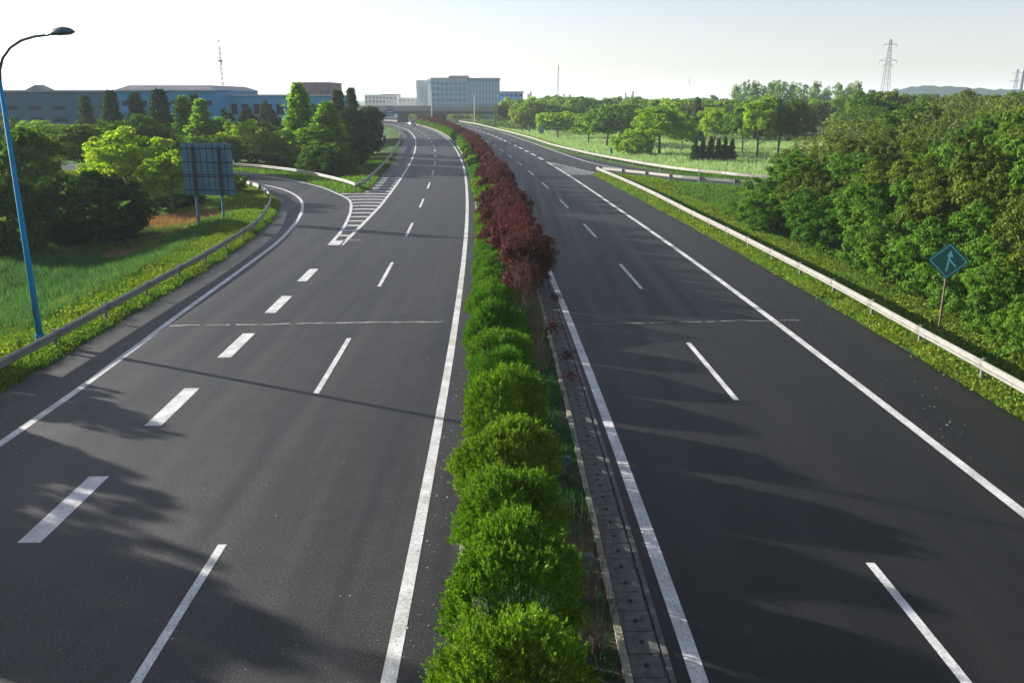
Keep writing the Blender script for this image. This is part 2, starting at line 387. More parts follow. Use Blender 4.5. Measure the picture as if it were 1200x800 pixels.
# worn white gore between the carriageway and the slip road on the right
m = MB(); y = 100.
tipx = P(121, oRR(121))[0]
while y < 119:
    x0 = P(y, oRR(y))[0] + .2; x1 = x0 + (121 - y) * .19
    m.face([(x0, y, ZP), (x1, y + .35, ZP), (x1, y + 1.2, ZP), (x0, y + .85, ZP)]); y += 1.55
strip(m, [(P(100, oRR(100))[0] + 4.2, 100.2), (P(108, oRR(108))[0] + 2.5, 108), (P(121, oRR(121))[0] + .1, 121)], .3, ZP + .003)
sheet(m, 'gore_hatching', M['worn_paint'], road_r)
def crack(par, a, b, w=.06, seg=46, z=.009, gap=.12):
    m = MB(); a = np.array(a); b = np.array(b); r = random.Random(int(a[0] * 10)); pr = None; off = 0
    for i in range(seg + 1):
        off = off * .9 + r.uniform(-.05, .05); p = a + (b - a) * i / seg + np.array([0, off]); ww = w * r.uniform(.35, 1.3)
        if pr is not None and r.random() > gap: m.face([(pr[0], pr[1] - pw, z), (p[0], p[1] - ww, z), (p[0], p[1] + ww, z), (pr[0], pr[1] + pw, z)])
        pr = p; pw = ww
    sheet(m, 'sealed_crack', M['crack'], par)
crack(road_l, ground_at(198, 382), ground_at(520, 376.5)); crack(road_r, ground_at(684, 381), ground_at(935, 374.5), .035)
crack(road_l, ground_at(395, 281), ground_at(425, 282), .08, 14)

# ---------------------------------------------------------------- terrain
def signed_dist(X, Y, polys):
    "distance to the union of polygons, negative inside"
    best = np.full(X.shape, 1e9); inside = np.zeros(X.shape, bool)
    for poly in polys:
        q = np.array(poly, float); a = q; b = np.roll(q, -1, 0); ins = np.zeros(X.shape, bool)
        for (x0, y0), (x1, y1) in zip(a, b):
            dx, dy = x1 - x0, y1 - y0; L = dx * dx + dy * dy
            if L < 1e-9: continue
            t = np.clip(((X - x0) * dx + (Y - y0) * dy) / L, 0, 1)
            best = np.minimum(best, np.hypot(X - x0 - t * dx, Y - y0 - t * dy))
            if y0 != y1:
                c = ((y0 > Y) != (y1 > Y)) & (X < (x1 - x0) * (Y - y0) / (y1 - y0) + x0); ins ^= c
        inside |= ins
    return np.where(inside, -1., best)
MAINPOLY = [P(y, oLEDGE(y))[:2] for y in YS] + [P(y, oREDGE(y))[:2] for y in YS[::-1]]
POLYS = [MAINPOLY, POLY_RAMP, POLY_RR]
def lump(X, Y, s, seed=0):
    r = np.random.default_rng(seed); z = 0
    for k in range(6):
        a = r.uniform(0, 6.28); f = s * r.uniform(.6, 1.9); z = z + np.sin((X * math.cos(a) + Y * math.sin(a)) * f + r.uniform(0, 6.28))
    return z / 6
def terrain_z(X, Y, D=None):
    X = np.asarray(X, float); Y = np.asarray(Y, float)
    if D is None: D = signed_dist(X, Y, POLYS)
    z = np.where(D < 0, -.07, -.02 + .07 * smoothstep(D / .5))
    z = z - 1.25 * smoothstep((D - 2.0) / 7.5)
    z = z + lump(X, Y, .45, 3) * .16 * smoothstep((D - .6) / 4)
    return z
def axis(a, b, st, far_lo, far_hi):
    mid = np.arange(a, b + st, st); hi = [b + st]; g = st
    while hi[-1] < far_hi: g *= 1.22; hi.append(hi[-1] + g)
    lo = [a]; g = st
    while lo[-1] > far_lo: g *= 1.22; lo.append(lo[-1] - g)
    return np.r_[lo[:0:-1], mid, hi[1:]]
ax = axis(-46, 40, .6, -4200, 4200); ay = axis(4, 126, .6, -60, 7000)
GX, GY = np.meshgrid(ax, ay); GDd = signed_dist(GX, GY, POLYS); GZ = terrain_z(GX, GY, GDd)
me = bpy.data.meshes.new('ground'); nx, ny = len(ax), len(ay)
V = np.stack([GX, GY, GZ], -1).reshape(-1, 3); idx = np.arange(nx * ny).reshape(ny, nx)
F = np.stack([idx[:-1, :-1], idx[:-1, 1:], idx[1:, 1:], idx[1:, :-1]], -1).reshape(-1, 4)
me.from_pydata(V.tolist(), [], F.tolist()); me.shade_smooth()
bare = np.zeros(nx * ny)
for cx, cy_, rx, ry in ((-28.5, 68, 5.5, 7.5), (-24.5, 58, 2.6, 6), (19.2, 71, 6, 1.2), (17.6, 41, .9, 9), (30, 112, 14, 3)):
    bare = np.maximum(bare, 1 - smoothstep((np.hypot((V[:, 0] - cx) / rx, (V[:, 1] - cy_) / ry) - .6) / .6))
at_ = me.attributes.new('bare_soil', 'FLOAT', 'POINT'); at_.data.foreach_set('value', bare.astype(np.float32))
gm, nt, p = mat('ground_cover'); v = coords(nt)
n1 = noise(nt, v, .05, 5, .6); n2 = noise(nt, v, 2.2, 6, .75)
ga = ramp(nt, n1, [(.3, (.025, .065, .010)), (.6, (.06, .12, .020)), (.8, (.10, .15, .035))])
gb = mixc(nt, 1., ga, ramp(nt, n2, [(.3, g3(.5)), (.7, g3(1.3))]), 'MULTIPLY')
ab = N(nt, 'ShaderNodeAttribute', attribute_name='bare_soil'); ed = N(nt, 'ShaderNodeMath', operation='MULTIPLY_ADD')
nt.links.new(n2, ed.inputs[0]); ed.inputs[1].default_value = .8; nt.links.new(ab.outputs['Fac'], ed.inputs[2])
bs = ramp(nt, ed.outputs[0], [(.85, g3(0)), (1.05, g3(1))])
soilc = ramp(nt, n2, [(.3, (.07, .045, .025)), (.7, (.22, .13, .065))])
nt.links.new(mixc(nt, bs, gb, soilc), p.inputs['Base Color']); p.inputs['Roughness'].default_value = .95
p.inputs['Specular IOR Level'].default_value = .1
bp = N(nt, 'ShaderNodeBump'); bp.inputs['Strength'].default_value = .8; bp.inputs['Distance'].default_value = .1
nt.links.new(n2, bp.inputs['Height']); nt.links.new(bp.outputs[0], p.inputs['Normal'])
tag(link('ground', me, gm), kind='structure')

# median bed, kerbs and drain
def band(oa, ob, z0, z1, y0, y1, st=2.):
    m = MB(); path = [P(y, (oa + ob) / 2, 0) for y in np.arange(y0, y1, st)]; w = (ob - oa) / 2
    m.sweep(path, [(-w, z0), (w, z0), (w, z1), (-w, z1)], closed=True); return m
tag(band(.98, 3.46, -.05, .09, -6, 470).build('median_bed', M['soil']), kind='structure')
tag(band(.80, .98, -.05, .12, -6, 470).build('kerb', M['concrete']), kind='structure')
tag(band(3.46, 3.58, -.05, .16, -6, 470).build('kerb', M['concrete']), kind='structure')
m = MB(); holes = []; y = 7.
while y < 75:
    a = P(y, 3.62); b = P(y + .56, 3.62); w = .5; jz = random.uniform(-.012, .006); jx = random.uniform(-.012, .012)
    c = P(y, 3.62 + w); d = P(y + .56, 3.62 + w); z = .035 + jz
    m.sweep([(*((np.array(a[:2]) + np.array(c[:2])) / 2 + [jx, 0]), 0), (*((np.array(b[:2]) + np.array(d[:2])) / 2 + [jx, 0]), 0)], [(-w / 2, -.05), (w / 2, -.05), (w / 2, z), (-w / 2, z)], closed=True)
    ncov = len(m.f)
    for q in (.28,):
        cx, cyy = (a[0] + c[0]) / 2 + jx, a[1] + q
        holes.append(len(m.f)); m.face([(cx + .045 * math.cos(t), cyy + .06 * math.sin(t), z + .004) for t in np.linspace(0, 2 * math.pi, 9)[:-1]])
    y += .58
drain = empty('drainage_channel', (1.9, 10, 0)); tag(drain, 'dark concrete cover slabs with holes in a row along the median, right of the hedge', 'drain')
def keep(o, par):                      # parent without moving
    o.parent = par; o.matrix_parent_inverse = par.matrix_basis.inverted(); return o
bpy.context.view_layer.update()
cv = keep(m.build('cover', M['dark_concrete']), drain); cv.data.materials.append(M['hole'])
for i in holes: cv.data.polygons[i].material_index = 1
keep(band(4.17, 4.26, -.05, .03, -6, 75).build('rim', M['dark_concrete']), drain)
tag(band(3.58, 4.26, -.06, -.03, -6, 470).build('gutter', M['dark_concrete']), kind='structure')

# ---------------------------------------------------------------- guardrails
WP = [(0, -.155), (.03, -.15), (.075, -.105), (.075, -.055), (.012, -.02), (.012, .02), (.075, .055), (.075, .105), (.03, .15), (0, .155),
      (-.004, .15), (.02, .148), (.068, .10), (.068, .058), (.006, .025), (.006, -.025), (.068, -.058), (.068, -.10), (.024, -.145), (-.004, -.15)]
def guardrail(pts, side, label, group, n_max=100, start=.6, spacing=4., endcap=False, skip=()):
    "side +1: traffic is on the right of travel along pts"
    pts = [(p[0], p[1]) for p in pts]; t = empty('guardrail', (pts[0][0], pts[0][1], 0)); tag(t, label, 'guardrail', group)
    zz = terrain_z([p[0] for p in pts], [p[1] for p in pts]) * 0 + .0
    prof = [(a * side + .10 * side, u) for a, u in WP]
    bpy.context.view_layer.update()
    keep(MB().sweep([(p[0], p[1], .62) for p in pts], prof, closed=True).build('beam', M['galv']), t)
    k = 0; s = start
    L = np.r_[0, np.cumsum(np.linalg.norm(np.diff(np.array(pts), axis=0), axis=1))]
    me = None
    while s < L[-1] and k < n_max:
        A = np.array(pts); x = np.interp(s, L, A[:, 0]); y = np.interp(s, L, A[:, 1]); x2 = np.interp(s + .2, L, A[:, 0]); y2 = np.interp(s + .2, L, A[:, 1])
        if me is None:
            mb = MB().tube([(0, 0, -.9), (0, 0, .80)], .06, 10)
            mb.box(.045 * side if side > 0 else -.135, .135 if side > 0 else -.045, -.055, .055, .50, .74)
            me = mb.mesh('post', M['post'])
        e = Vector((x2 - x, y2 - y, 0)).normalized(); pr_ = [(a_ * side + (.104 if a_ > 0 else .10) * side, u_ * 1.03) for a_, u_ in WP]
        sp = MB().sweep([(x - e.x * .16, y - e.y * .16, .62), (x + e.x * .16, y + e.y * .16, .62)], pr_, closed=True)
        keep(sp.build('splice', M['post_galv']), t)
        o = link('post', me); o.location = (x, y, 0); o.rotation_euler = (0, 0, math.atan2(y2 - y, x2 - x) - math.pi / 2); keep(o, t)
        s += spacing; k += 1
    if endcap:
        x, y = pts[0]; a = math.atan2(pts[1][1] - y, pts[1][0] - x)
        o = MB().tube([(0, 0, .47), (0, 0, .78)], .17, 12).build('end_cap', M['post']); o.location = (x, y, 0); keep(o, t)
    return t
GA = cline([(-15.8, -4), (-15.85, 15), (-15.9, 27), (-16.0, 33.5), (-16.05, 37.2), (-16.2, 44.4), (-16.6, 51.6), (-17.1, 57), (-18.1, 62.5), (-19.5, 68.8), (-21.4, 75), (-24.3, 81.6), (-27.3, 86.4)])
GE = cline([(10.0, 101.6), (11.3, 88), (12.3, 74.8), (13.0, 61.3), (13.5, 53), (13.9, 45.4), (14.3, 37.2), (14.45, 30), (14.6, 22), (14.7, 5), (14.7, -4)])
GB = cline([(-14.75, 82.0), (-16.6, 86), (-19.8, 91.6), (-23.2, 97), (-28, 102.6), (-33, 106.8), (-45, 113.2), (-60, 120.5)])
GC = cline([(-14.55, 82.0)] + [P(y, -9.9)[:2] for y in (90, 100, 112, 125, 142, 160, 175, 195, 210, 225, 240)])
guardrail(GA, 1, 'long steel guardrail on the left verge beside the street lamp', 'steel guardrails')
guardrail(GE, 1, 'bright sunlit guardrail along the right verge in front of the thicket', 'steel guardrails')
guardrail(GB, -1, 'pale guardrail bending left around the island along the slip road', 'steel guardrails')
guardrail(GC, 1, 'guardrail on the right side of the wooded island, beside the main road', 'steel guardrails', endcap=True)
guardrail(GD, -1, 'short guardrail seen from behind, posts showing, running right from the fork', 'steel guardrails')
guardrail(GF, -1, 'far guardrail in front of the pale reed field', 'steel guardrails')

# ---------------------------------------------------------------- foliage generators
def unit(v): return v / np.maximum(1e-6, np.linalg.norm(v, axis=-1, keepdims=True))
def quads(c, n, ln, wd, rr, pointy=True):
    "leaf shaped faces at c with normals n"
    k = len(c); r = unit(rr.normal(size=(k, 3))); a = unit(np.cross(n, r)); b = np.cross(n, a)
    s = rr.uniform(.65, 1.3, (k, 1)); ln = ln * s; wd = wd * s
    if pointy: return np.stack([c - a * ln / 2, c + b * wd / 2, c + a * ln / 2, c - b * wd / 2], 1)
    return np.stack([c - a * ln / 2 - b * wd / 2, c + a * ln / 2 - b * wd / 2, c + a * ln / 2 + b * wd / 2, c - a * ln / 2 + b * wd / 2], 1)
def crown(seed, rx, rz, cz, nclump, cr, per, leaf, lumps=.25, low=-.5, flat=.7, wide=.6, inner=.25):
    "clumps of leaves over an uneven ellipsoid, clump tops denser; gaps between clumps"
    rr = np.random.default_rng(seed)
    d = unit(rr.normal(size=(nclump * 4, 3))); d = d[d[:, 2] > low][:nclump]
    lob = unit(rr.normal(size=(9, 3))); w = (np.clip(d @ lob.T, 0, 1) ** 4).max(1)
    rad = (1 - lumps) + lumps * 1.5 * w; rad = rad * rr.uniform(.82, 1.04, len(d))
    ins = rr.random(len(d)) < inner; rad = np.where(ins, rad * rr.uniform(.45, .8, len(d)), rad)
    C = d * rad[:, None] * np.array([rx, rx, rz]); C[:, 2] += cz
    crs = cr * rr.uniform(.6, 1.35, len(C)); out = []; nn = []
    for c, q, dd in zip(C, crs, d):
        k = int(per * rr.uniform(.7, 1.2)); u = unit(rr.normal(size=(k, 3)) + dd * .55 + [0, 0, .35])
        p = c + u * (q * rr.uniform(.55, 1.08, (k, 1))) * np.array([1, 1, flat])
        out.append(p); nn.append(unit(u + rr.normal(size=(k, 3)) * .55))
    p = np.concatenate(out); n = np.concatenate(nn)
    return quads(p, n, leaf, leaf * wide, rr)
def conifer(seed, h, r, n, leaf, power=1., base=.06, layers=16):
    "a ragged cone of drooping branch clumps"
    rr = np.random.default_rng(seed); ncl = int(layers * 14); t = base + (1 - base) * rr.random(ncl) ** .8
    lump_a = rr.uniform(0, 6.28, 4); a = rr.uniform(0, 2 * math.pi, ncl)
    prof = r * (1.02 - t) ** power * (.80 + .22 * np.sin(a * 2 + lump_a[0] + t * 9) + .14 * np.sin(a * 5 + lump_a[1] + t * 23))
    rad = prof * rr.uniform(.55, 1.12, ncl); per = max(8, n // ncl)
    C = np.stack([np.cos(a) * rad, np.sin(a) * rad, t * h * rr.uniform(.97, 1.02, ncl) - .12 * rad], 1)
    cs = (.16 + .24 * (1 - t)) * r / 2
    P_ = C[:, None] + rr.normal(size=(ncl, per, 3)) * (cs[:, None, None] * np.array([1, 1, .55]))
    out = unit(np.stack([np.cos(a), np.sin(a), np.full(ncl, .9)], 1))[:, None] + rr.normal(size=(ncl, per, 3)) * .5
    return quads(P_.reshape(-1, 3), unit(out).reshape(-1, 3), leaf, leaf * .45, rr)
def trunk_mesh(seed, h, r0, limbs=5, spread=1.6, top=.75, lean=.04, name='trunk'):
    r = random.Random(seed); m = MB(); pts = [(r.uniform(-lean, lean) * h * t, r.uniform(-lean, lean) * h * t, h * top * t - (.5 if t == 0 else 0)) for t in np.linspace(0, 1, 6)]
    m.tube(pts, [r0 * (1.15 - .85 * t) for t in np.linspace(0, 1, 6)], 8)
    for k in range(limbs):
        t = r.uniform(.35, .85); b = Vector(pts[0]).lerp(Vector(pts[-1]), t); a = k * 2.4 + r.uniform(-.4, .4); L = spread * r.uniform(.7, 1.1)
        e = b + Vector((math.cos(a) * L, math.sin(a) * L, L * r.uniform(.6, 1.1))); mid = b.lerp(e, .5) + Vector((0, 0, -.08 * L))
        m.tube([b, mid, e], [r0 * .5 * (1.1 - t), r0 * .32 * (1.1 - t), r0 * .1], 6)
    return m.mesh(name, M['bark'], smooth=True)
PROTO = {}
def proto(kind, crown_verts, trunk, m_, cname='crown'):
    PROTO.setdefault(kind, []).append((np_mesh(cname, crown_verts, 4, M[m_]), trunk))
print('protos')
for s in range(3):
    proto('round', crown(10 + s, 3.4, 2.9, 4.9, 190, .62, 95, .27, .42, -.7, .6, .6, .3), trunk_mesh(s, 8, .2, 6, 2.0), 'leaf_mid')
    proto('low', crown(20 + s, 3.6, 2.6, 2.4, 200, .6, 100, .27, .36, -.85, .6), trunk_mesh(10 + s, 5, .16, 6, 1.6), 'leaf_dark')
    proto('far', crown(30 + s, 4.0, 3.1, 5.0, 95, 1.0, 55, .55, .40, -.65, .65, .65), trunk_mesh(20 + s, 8, .22, 5, 2.1), 'leaf_far')
    proto('shrub', crown(40 + s, 2.8, 2.6, 2.2, 300, .40, 150, .15, .5, -.9, .6, .6, .35), trunk_mesh(30 + s, 4, .09, 7, 1.5), 'thicket')
proto('dome', crown(25, 3.6, 2.7, 2.3, 520, .42, 75, .22, .10, -.9, .75, .6, .1), trunk_mesh(16, 5, .16, 6, 1.6), 'leaf_dark')
for s in range(2):
    proto('cone', conifer(50 + s, 10, 2.0, 16000, .30, .68, .02, 22), trunk_mesh(40 + s, 10, .16, 0, top=.95, lean=.005), 'leaf_cone')
    proto('fir', conifer(60 + s, 9, 2.5, 15000, .34, .88, .04, 15), trunk_mesh(50 + s, 9, .18, 0, top=.95, lean=.005), 'leaf_fir')
    proto('spire', crown(70 + s, 1.7, 4.2, 7.2, 70, .75, 40, .40, .35, -.9, 1., .6), trunk_mesh(60 + s, 12, .14, 9, 1.3, .9), 'leaf_far')
    proto('sparse', crown(75 + s, 3.4, 2.6, 5.0, 110, .6, 22, .30, .4, -.5, .8, .5), trunk_mesh(70 + s, 8, .2, 12, 2.6, .8), 'leaf_olive')
BASE_H = dict(dome=5.1, round=7.8, low=5.0, far=8.1, shrub=4.8, cone=10., fir=9., spire=11.6, sparse=7.8)
BASE_R = dict(dome=3.8, round=3.6, low=3.8, far=4.2, shrub=2.9, cone=2.0, fir=2.5, spire=1.9, sparse=3.5)
used = {}
def tree(kind, x, y, h, r, label, group=None, m_=None, name='tree', cat='tree', z=None):
    k = used.get(kind, 0); used[kind] = k + 1; lst = PROTO[kind]; cm, tm = lst[k % len(lst)]
    zz = float(terrain_z([x], [y])[0]) if z is None else z
    t = empty(name, (x, y, zz), random.uniform(0, 6.28)); t.scale = (r / BASE_R[kind], r / BASE_R[kind], (h - zz) / BASE_H[kind])
    tag(t, label, cat, group)
    tr = link('trunk', tm); tr.parent = t
    c = link('crown', cm); c.parent = t
    if m_: c.material_slots[0].link = 'OBJECT'; c.material_slots[0].material = M[m_]
    return t
def tree_px(kind, px, top, wpx, y, label, **kw):
    "tree whose crown is centred at photo column px, top at row top, wpx wide, standing at distance y"
    h = height_of(top, y); x = x_of(px, y, h * .6); r = wpx / 2000 * (y * math.cos(PITCH) + (CAM_H - h * .5) * math.sin(PITCH))
    return tree(kind, x, y, h, r, label, **kw)

# ---------------------------------------------------------------- left side trees
G1 = 'trees on the left bank'
T = tree_px
T('dome', 96, 203, 142, 60, 'big dark rounded bush above the green meadow, left of the sign board', group=G1, m_='leaf_dark', name='bush', cat='bush')
T('dome', 6, 209, 100, 55, 'dark bush cut off by the left edge of the photo, behind the lamp pole', group=G1, m_='leaf_dark', name='bush', cat='bush')
T('round', 28, 152, 90, 66, 'leafy green tree behind the lamp pole at the left edge', group=G1, m_='leaf_mid')
T('round', 150, 158, 98, 78, 'bright yellow-green spreading tree just left of the sign board', group=G1, m_='leaf_light')
T('round', 198, 176, 66, 74, 'light green tree whose crown touches the left side of the sign board', group=G1, m_='leaf_light')
T('round', 95, 147, 120, 96, 'broad mid-green tree in front of the blue factory', group=G1, m_='leaf_mid')
T('round', 160, 140, 80, 104, 'mid-green tree below the group of dark firs', group=G1, m_='leaf_mid')
T('round', 45, 150, 70, 100, 'small green tree under the factory windows at the far left', group=G1, m_='leaf_mid')
T('low', 205, 226, 70, 78, 'low dark shrubs in the shade under the sign board', group=G1, m_='leaf_dark', name='bush', cat='bush')
T('low', 270, 205, 34, 80, 'small leafy shrub peeking out right of the sign board', group=G1, m_='leaf_mid', name='bush', cat='bush')
for px, top, w, y, lb in ((102, 115, 44, 128, 'leftmost dark fir, alone against the blue factory wall'),
        (132, 109, 50, 132, 'dark fir in front of the corner where the roof steps up'),
        (161, 112, 50, 130, 'dark fir right of the roof step, in the middle of the firs'),
        (189, 108, 62, 122, 'tallest and widest dark fir in front of the blue factory'),
        (229, 113, 44, 134, 'small dark fir between the two pale green columns of foliage')):
    T('fir', px, top, w, y, lb, group='dark firs by the factory', name='fir_tree', m_='leaf_fir')
T('cone', 216, 114, 50, 120, 'pale green slender conifer, the left one of the pair behind the sign board', group='pale slender conifers', name='conifer')
T('cone', 237, 117, 50, 116, 'pale green slender conifer, the right one of the pair behind the sign board', group='pale slender conifers', name='conifer')
T('round', 252, 140, 34, 118, 'round mid-green tree right behind the top corner of the sign board', group=G1, m_='leaf_cone')
T('cone', 351, 99, 58, 112, 'tall bright green pointed conifer in front of the brown box building', group='pale slender conifers', name='conifer')
T('cone', 384, 120, 60, 108, 'shorter blunt green conifer right of the tall pointed one', group='pale slender conifers', name='conifer')
for px, top, w, y, lb in ((268, 125, 28, 138, 'dark round pine below the end of the roof slope'), (292, 124, 28, 142, 'dark round pine below the windows left of centre'),
        (318, 126, 32, 138, 'dark round pine left of the tall pointed conifer')):
    T('low', px, top, w, y, lb, group='dark pines by the factory', m_='leaf_fir', name='pine_tree')
T('round', 290, 146, 62, 112, 'feathery light green tree right of the sign board', group=G1, m_='leaf_light')
T('round', 262, 158, 54, 100, 'grey-green tree behind the right edge of the sign board', group=G1, m_='leaf_mid')
T('round', 300, 163, 66, 116, 'grey-green bushy tree above the bend of the slip road', group=G1, m_='leaf_mid')
T('round', 362, 146, 98, 112, 'light green wide crown on the island in front of the conifers', group=G1, m_='leaf_light')
T('low', 378, 164, 78, 103, 'rounded dark green bush at the front of the island', group=G1, m_='leaf_mid', name='bush', cat='bush')
T('low', 335, 170, 50, 112, 'dark green bush at the left end of the island', group=G1, m_='leaf_mid', name='bush', cat='bush')
T('fir', 397, 109, 50, 128, 'dark fir behind the green mass on the island', group='dark firs on the island', name='fir_tree')
T('fir', 413, 106, 40, 138, 'narrow dark fir with a thin tip sticking out of the island trees', group='dark firs on the island', name='fir_tree')
T('round', 408, 124, 46, 124, 'dark grey-green tree on the right slope of the island', group=G1, m_='leaf_fir')
T('round', 430, 126, 44, 136, 'dark tree at the right end of the island woods', group=G1, m_='leaf_fir')
T('low', 410, 152, 46, 116, 'dark shrub at the foot of the island trees, near the guardrail', group=G1, m_='leaf_dark', name='bush', cat='bush')
T('low', 436, 152, 26, 140, 'small dark shrub at the far tip of the island', group=G1, m_='leaf_dark', name='bush', cat='bush')
# out of the picture at the left: the trees whose shadows fall across the near lanes
for x, y, h, r in ((-21.5, 27.5, 4.0, 1.4), (-22.5, 24.3, 5.4, 2.1), (-21.8, 20.6, 5.6, 1.8), (-23.5, 17, 6.6, 2.5), (-22.0, 13.2, 6.4, 2.3), (-25, 21.5, 7.0, 2.2)):
    tree('shrub', x, y, h, r, 'leafy tree standing just beyond the left edge of the picture', group='trees beyond the left edge', m_='thicket')

# ---------------------------------------------------------------- right side thicket and woods
G2 = 'leafy bushes of the right thicket'
tk = [(18.6, 60, 3.2, 2.9), (17.6, 57, 2.2, 2.0), (21.5, 63, 4.6, 3.2), (20.6, 56.5, 4.3, 2.9), (24.6, 58, 5.3, 3.2), (18.9, 51.5, 3.2, 2.5), (23, 52, 5.3, 3.0), (27, 53, 6.3, 3.2),
      (20.2, 46.5, 4.4, 2.7), (24, 47, 6.0, 3.0), (28, 48, 6.8, 3.2), (19.2, 42.5, 3.1, 2.2), (22, 42.5, 5.2, 2.7), (26, 43, 6.6, 3.0), (20, 38, 4.0, 2.4), (23.5, 38, 5.8, 2.7), (27, 39, 7.1, 3.0),
      (19, 34, 3.2, 2.0), (21.5, 34, 5.0, 2.4), (24.5, 34.5, 6.6, 2.7), (18.2, 30.4, 2.7, 1.7), (20.2, 30.5, 4.3, 2.2), (22.8, 31, 6.0, 2.4), (17.8, 27, 2.6, 1.6), (19.7, 27, 4.2, 2.1), (18.0, 24, 3.0, 1.7),
      (28.5, 62, 5.5, 3.2), (32, 56, 6.8, 3.4), (33, 66, 6.2, 3.4), (31, 50, 7.4, 3.3), (30, 43, 7.8, 3.2), (26, 33, 7.6, 2.6), (24.5, 68, 3.9, 2.8)]
lab_special = {0: 'bright green bush at the left tip of the right thicket', 1: 'low bright shrub in front of the left tip of the right thicket', 20: 'low leafy bush directly behind the green diamond sign', 25: 'leafy bush at the right edge of the photo, nearest the rail'}
for i, (x, y, h, r) in enumerate(tk):
    lb = lab_special.get(i, 'leafy green bush in the dense right thicket')
    mm = 'thicket' if (i % 3 or i < 3) else 'thicket_dark'
    tree('shrub', x, y, h, r, lb, group=G2, m_=mm, name='bush', cat='bush')
G3 = 'trees behind the right thicket'
wood = [(1010, 142, 90, 84, 'sparse'), (962, 160, 80, 92, 'sparse'), (1060, 128, 100, 92, 'round'), (1120, 124, 100, 84, 'sparse'), (1180, 122, 90, 70, 'sparse'), (1085, 140, 90, 72, 'sparse'), (1150, 134, 90, 66, 'round'),
        (1195, 128, 70, 58, 'round'), (1030, 118, 80, 128, 'round'), (1000, 124, 70, 118, 'sparse'), (1085, 116, 80, 130, 'sparse'), (1140, 112, 80, 120, 'sparse'), (1185, 110, 80, 112, 'sparse'), (992, 157, 80, 76, 'shrub'), (940, 172, 60, 84, 'shrub'),
        (1050, 160, 90, 62, 'shrub'), (1110, 152, 90, 58, 'shrub'), (1168, 148, 90, 52, 'shrub'), (1225, 125, 100, 60, 'round')]
for i, (px, top, w, y, k) in enumerate(wood):
    T(k, px, top, w, y, 'olive-green tree in the mixed wood behind the right thicket' if k == 'sparse' else 'dense green tree in the mixed wood behind the right thicket', group=G3,
      m_='leaf_olive' if k == 'sparse' else ('thicket_dark' if k == 'shrub' else 'leaf_mid'))
# field trees, right of the motorway
fld = [(620, 121, 42, 250, 'far', 'round tree nearest the right end of the overpass'), (654, 131, 46, 215, 'far', 'low round light green tree right of the small striped sign'), (612, 128, 26, 236, 'far', 'slim tree left of the small striped sign'),
       (640, 124, 44, 262, 'far', 'dark round tree behind the small striped sign'), (690, 134, 40, 190, 'far', 'small leaning tree at the edge of the reed field'), (712, 128, 56, 178, 'far', 'wide tree with a sloping crown at the reed field'),
       (744, 150, 46, 152, 'low', 'low bright bush left of the bushy light tree in the field'), (774, 126, 62, 150, 'round', 'bushy light green tree in the middle of the field'), (800, 136, 34, 158, 'round', 'small light tree beside the bushy field tree'),
       (838, 126, 42, 168, 'round', 'slender pale green tree standing alone in the field'), (872, 119, 42, 150, 'round', 'leftmost of the park trees with bare trunks'), (890, 117, 48, 146, 'round', 'light round-headed tree with a bare trunk, second of the park trees'),
       (915, 116, 50, 148, 'round', 'dark round-headed park tree with a bare trunk'), (935, 118, 48, 152, 'round', 'brownish park tree with a bare trunk, the rightmost of the row')]
for px, top, w, y, k, lb in fld:
    mm = 'leaf_light' if px in (838, 774, 654, 890, 744, 800) else ('leaf_olive' if px == 935 else ('leaf_mid' if px == 915 else 'leaf_far'))
    T(k, px, top, w, y, lb, group='trees standing in the field', m_=mm)
T('fir', 817, 117, 26, 196, 'dark tall conifer behind the field, left of the pale tree', name='fir_tree')
for i, px in enumerate((815, 824, 833, 842, 850, 858)):
    T('fir', px, 161 + (i % 2) * 3, 15, 135, 'small dark conifer in the low row in the reed field', group='row of small dark conifers', m_='leaf_dark', name='fir_tree')
G4 = 'trees of the far wood'
r_ = random.Random(5)
for i in range(150):
    y = r_.uniform(205, 430); px = r_.uniform(585, 1010) if i % 3 else r_.uniform(600, 850)
    if y < 260 and px < 700: y += 60
    px_lim = 585 + (430 - y) * .05
    top = 121 - (y - 200) * .022 + r_.uniform(-2.5, 3) - max(0, px - 850) * .02
    T('far', px, top, 8000 / y * r_.uniform(.9, 1.25), y, 'round tree in the continuous far wood behind the field', group=G4, m_=r_.choice(['leaf_far', 'leaf_far', 'leaf_mid', 'leaf_olive', 'leaf_light']))
for i in range(60):
    y = r_.uniform(140, 330); px = r_.uniform(1000, 1300)
    T('far' if i % 2 else 'round', px, r_.uniform(110, 117), 7600 / y * r_.uniform(.9, 1.2), y, 'tree of the wood on the right horizon', group='trees of the right horizon wood', m_=r_.choice(['leaf_mid', 'leaf_olive', 'leaf_olive', 'thicket_dark']))
for i, px in enumerate((862, 872, 883, 892, 905, 918, 928, 942, 955, 966, 982, 992, 1003)):
    T('spire', px, r_.uniform(93, 102), r_.uniform(13, 22), 330 + r_.uniform(-15, 15), 'tall thin feathery tree above the far wood', group='tall feathery trees on the skyline', m_='leaf_far')
for i in range(26):   # beyond the bridge, left and right of the road
    y = r_.uniform(345, 430); px = r_.uniform(425, 640)
    T('far', px, r_.uniform(127, 134), 20, y, 'pale round tree seen under and beyond the overpass', group='trees beyond the overpass', m_='leaf_far')
for i in range(14):
    T('low', 632 - i * 5.2, 144 - i * .25, 17, 262 + i * 3.5, 'round pale shrub at the right roadside before the overpass', group='roadside shrubs before the overpass', m_='leaf_far', name='bush', cat='bush')
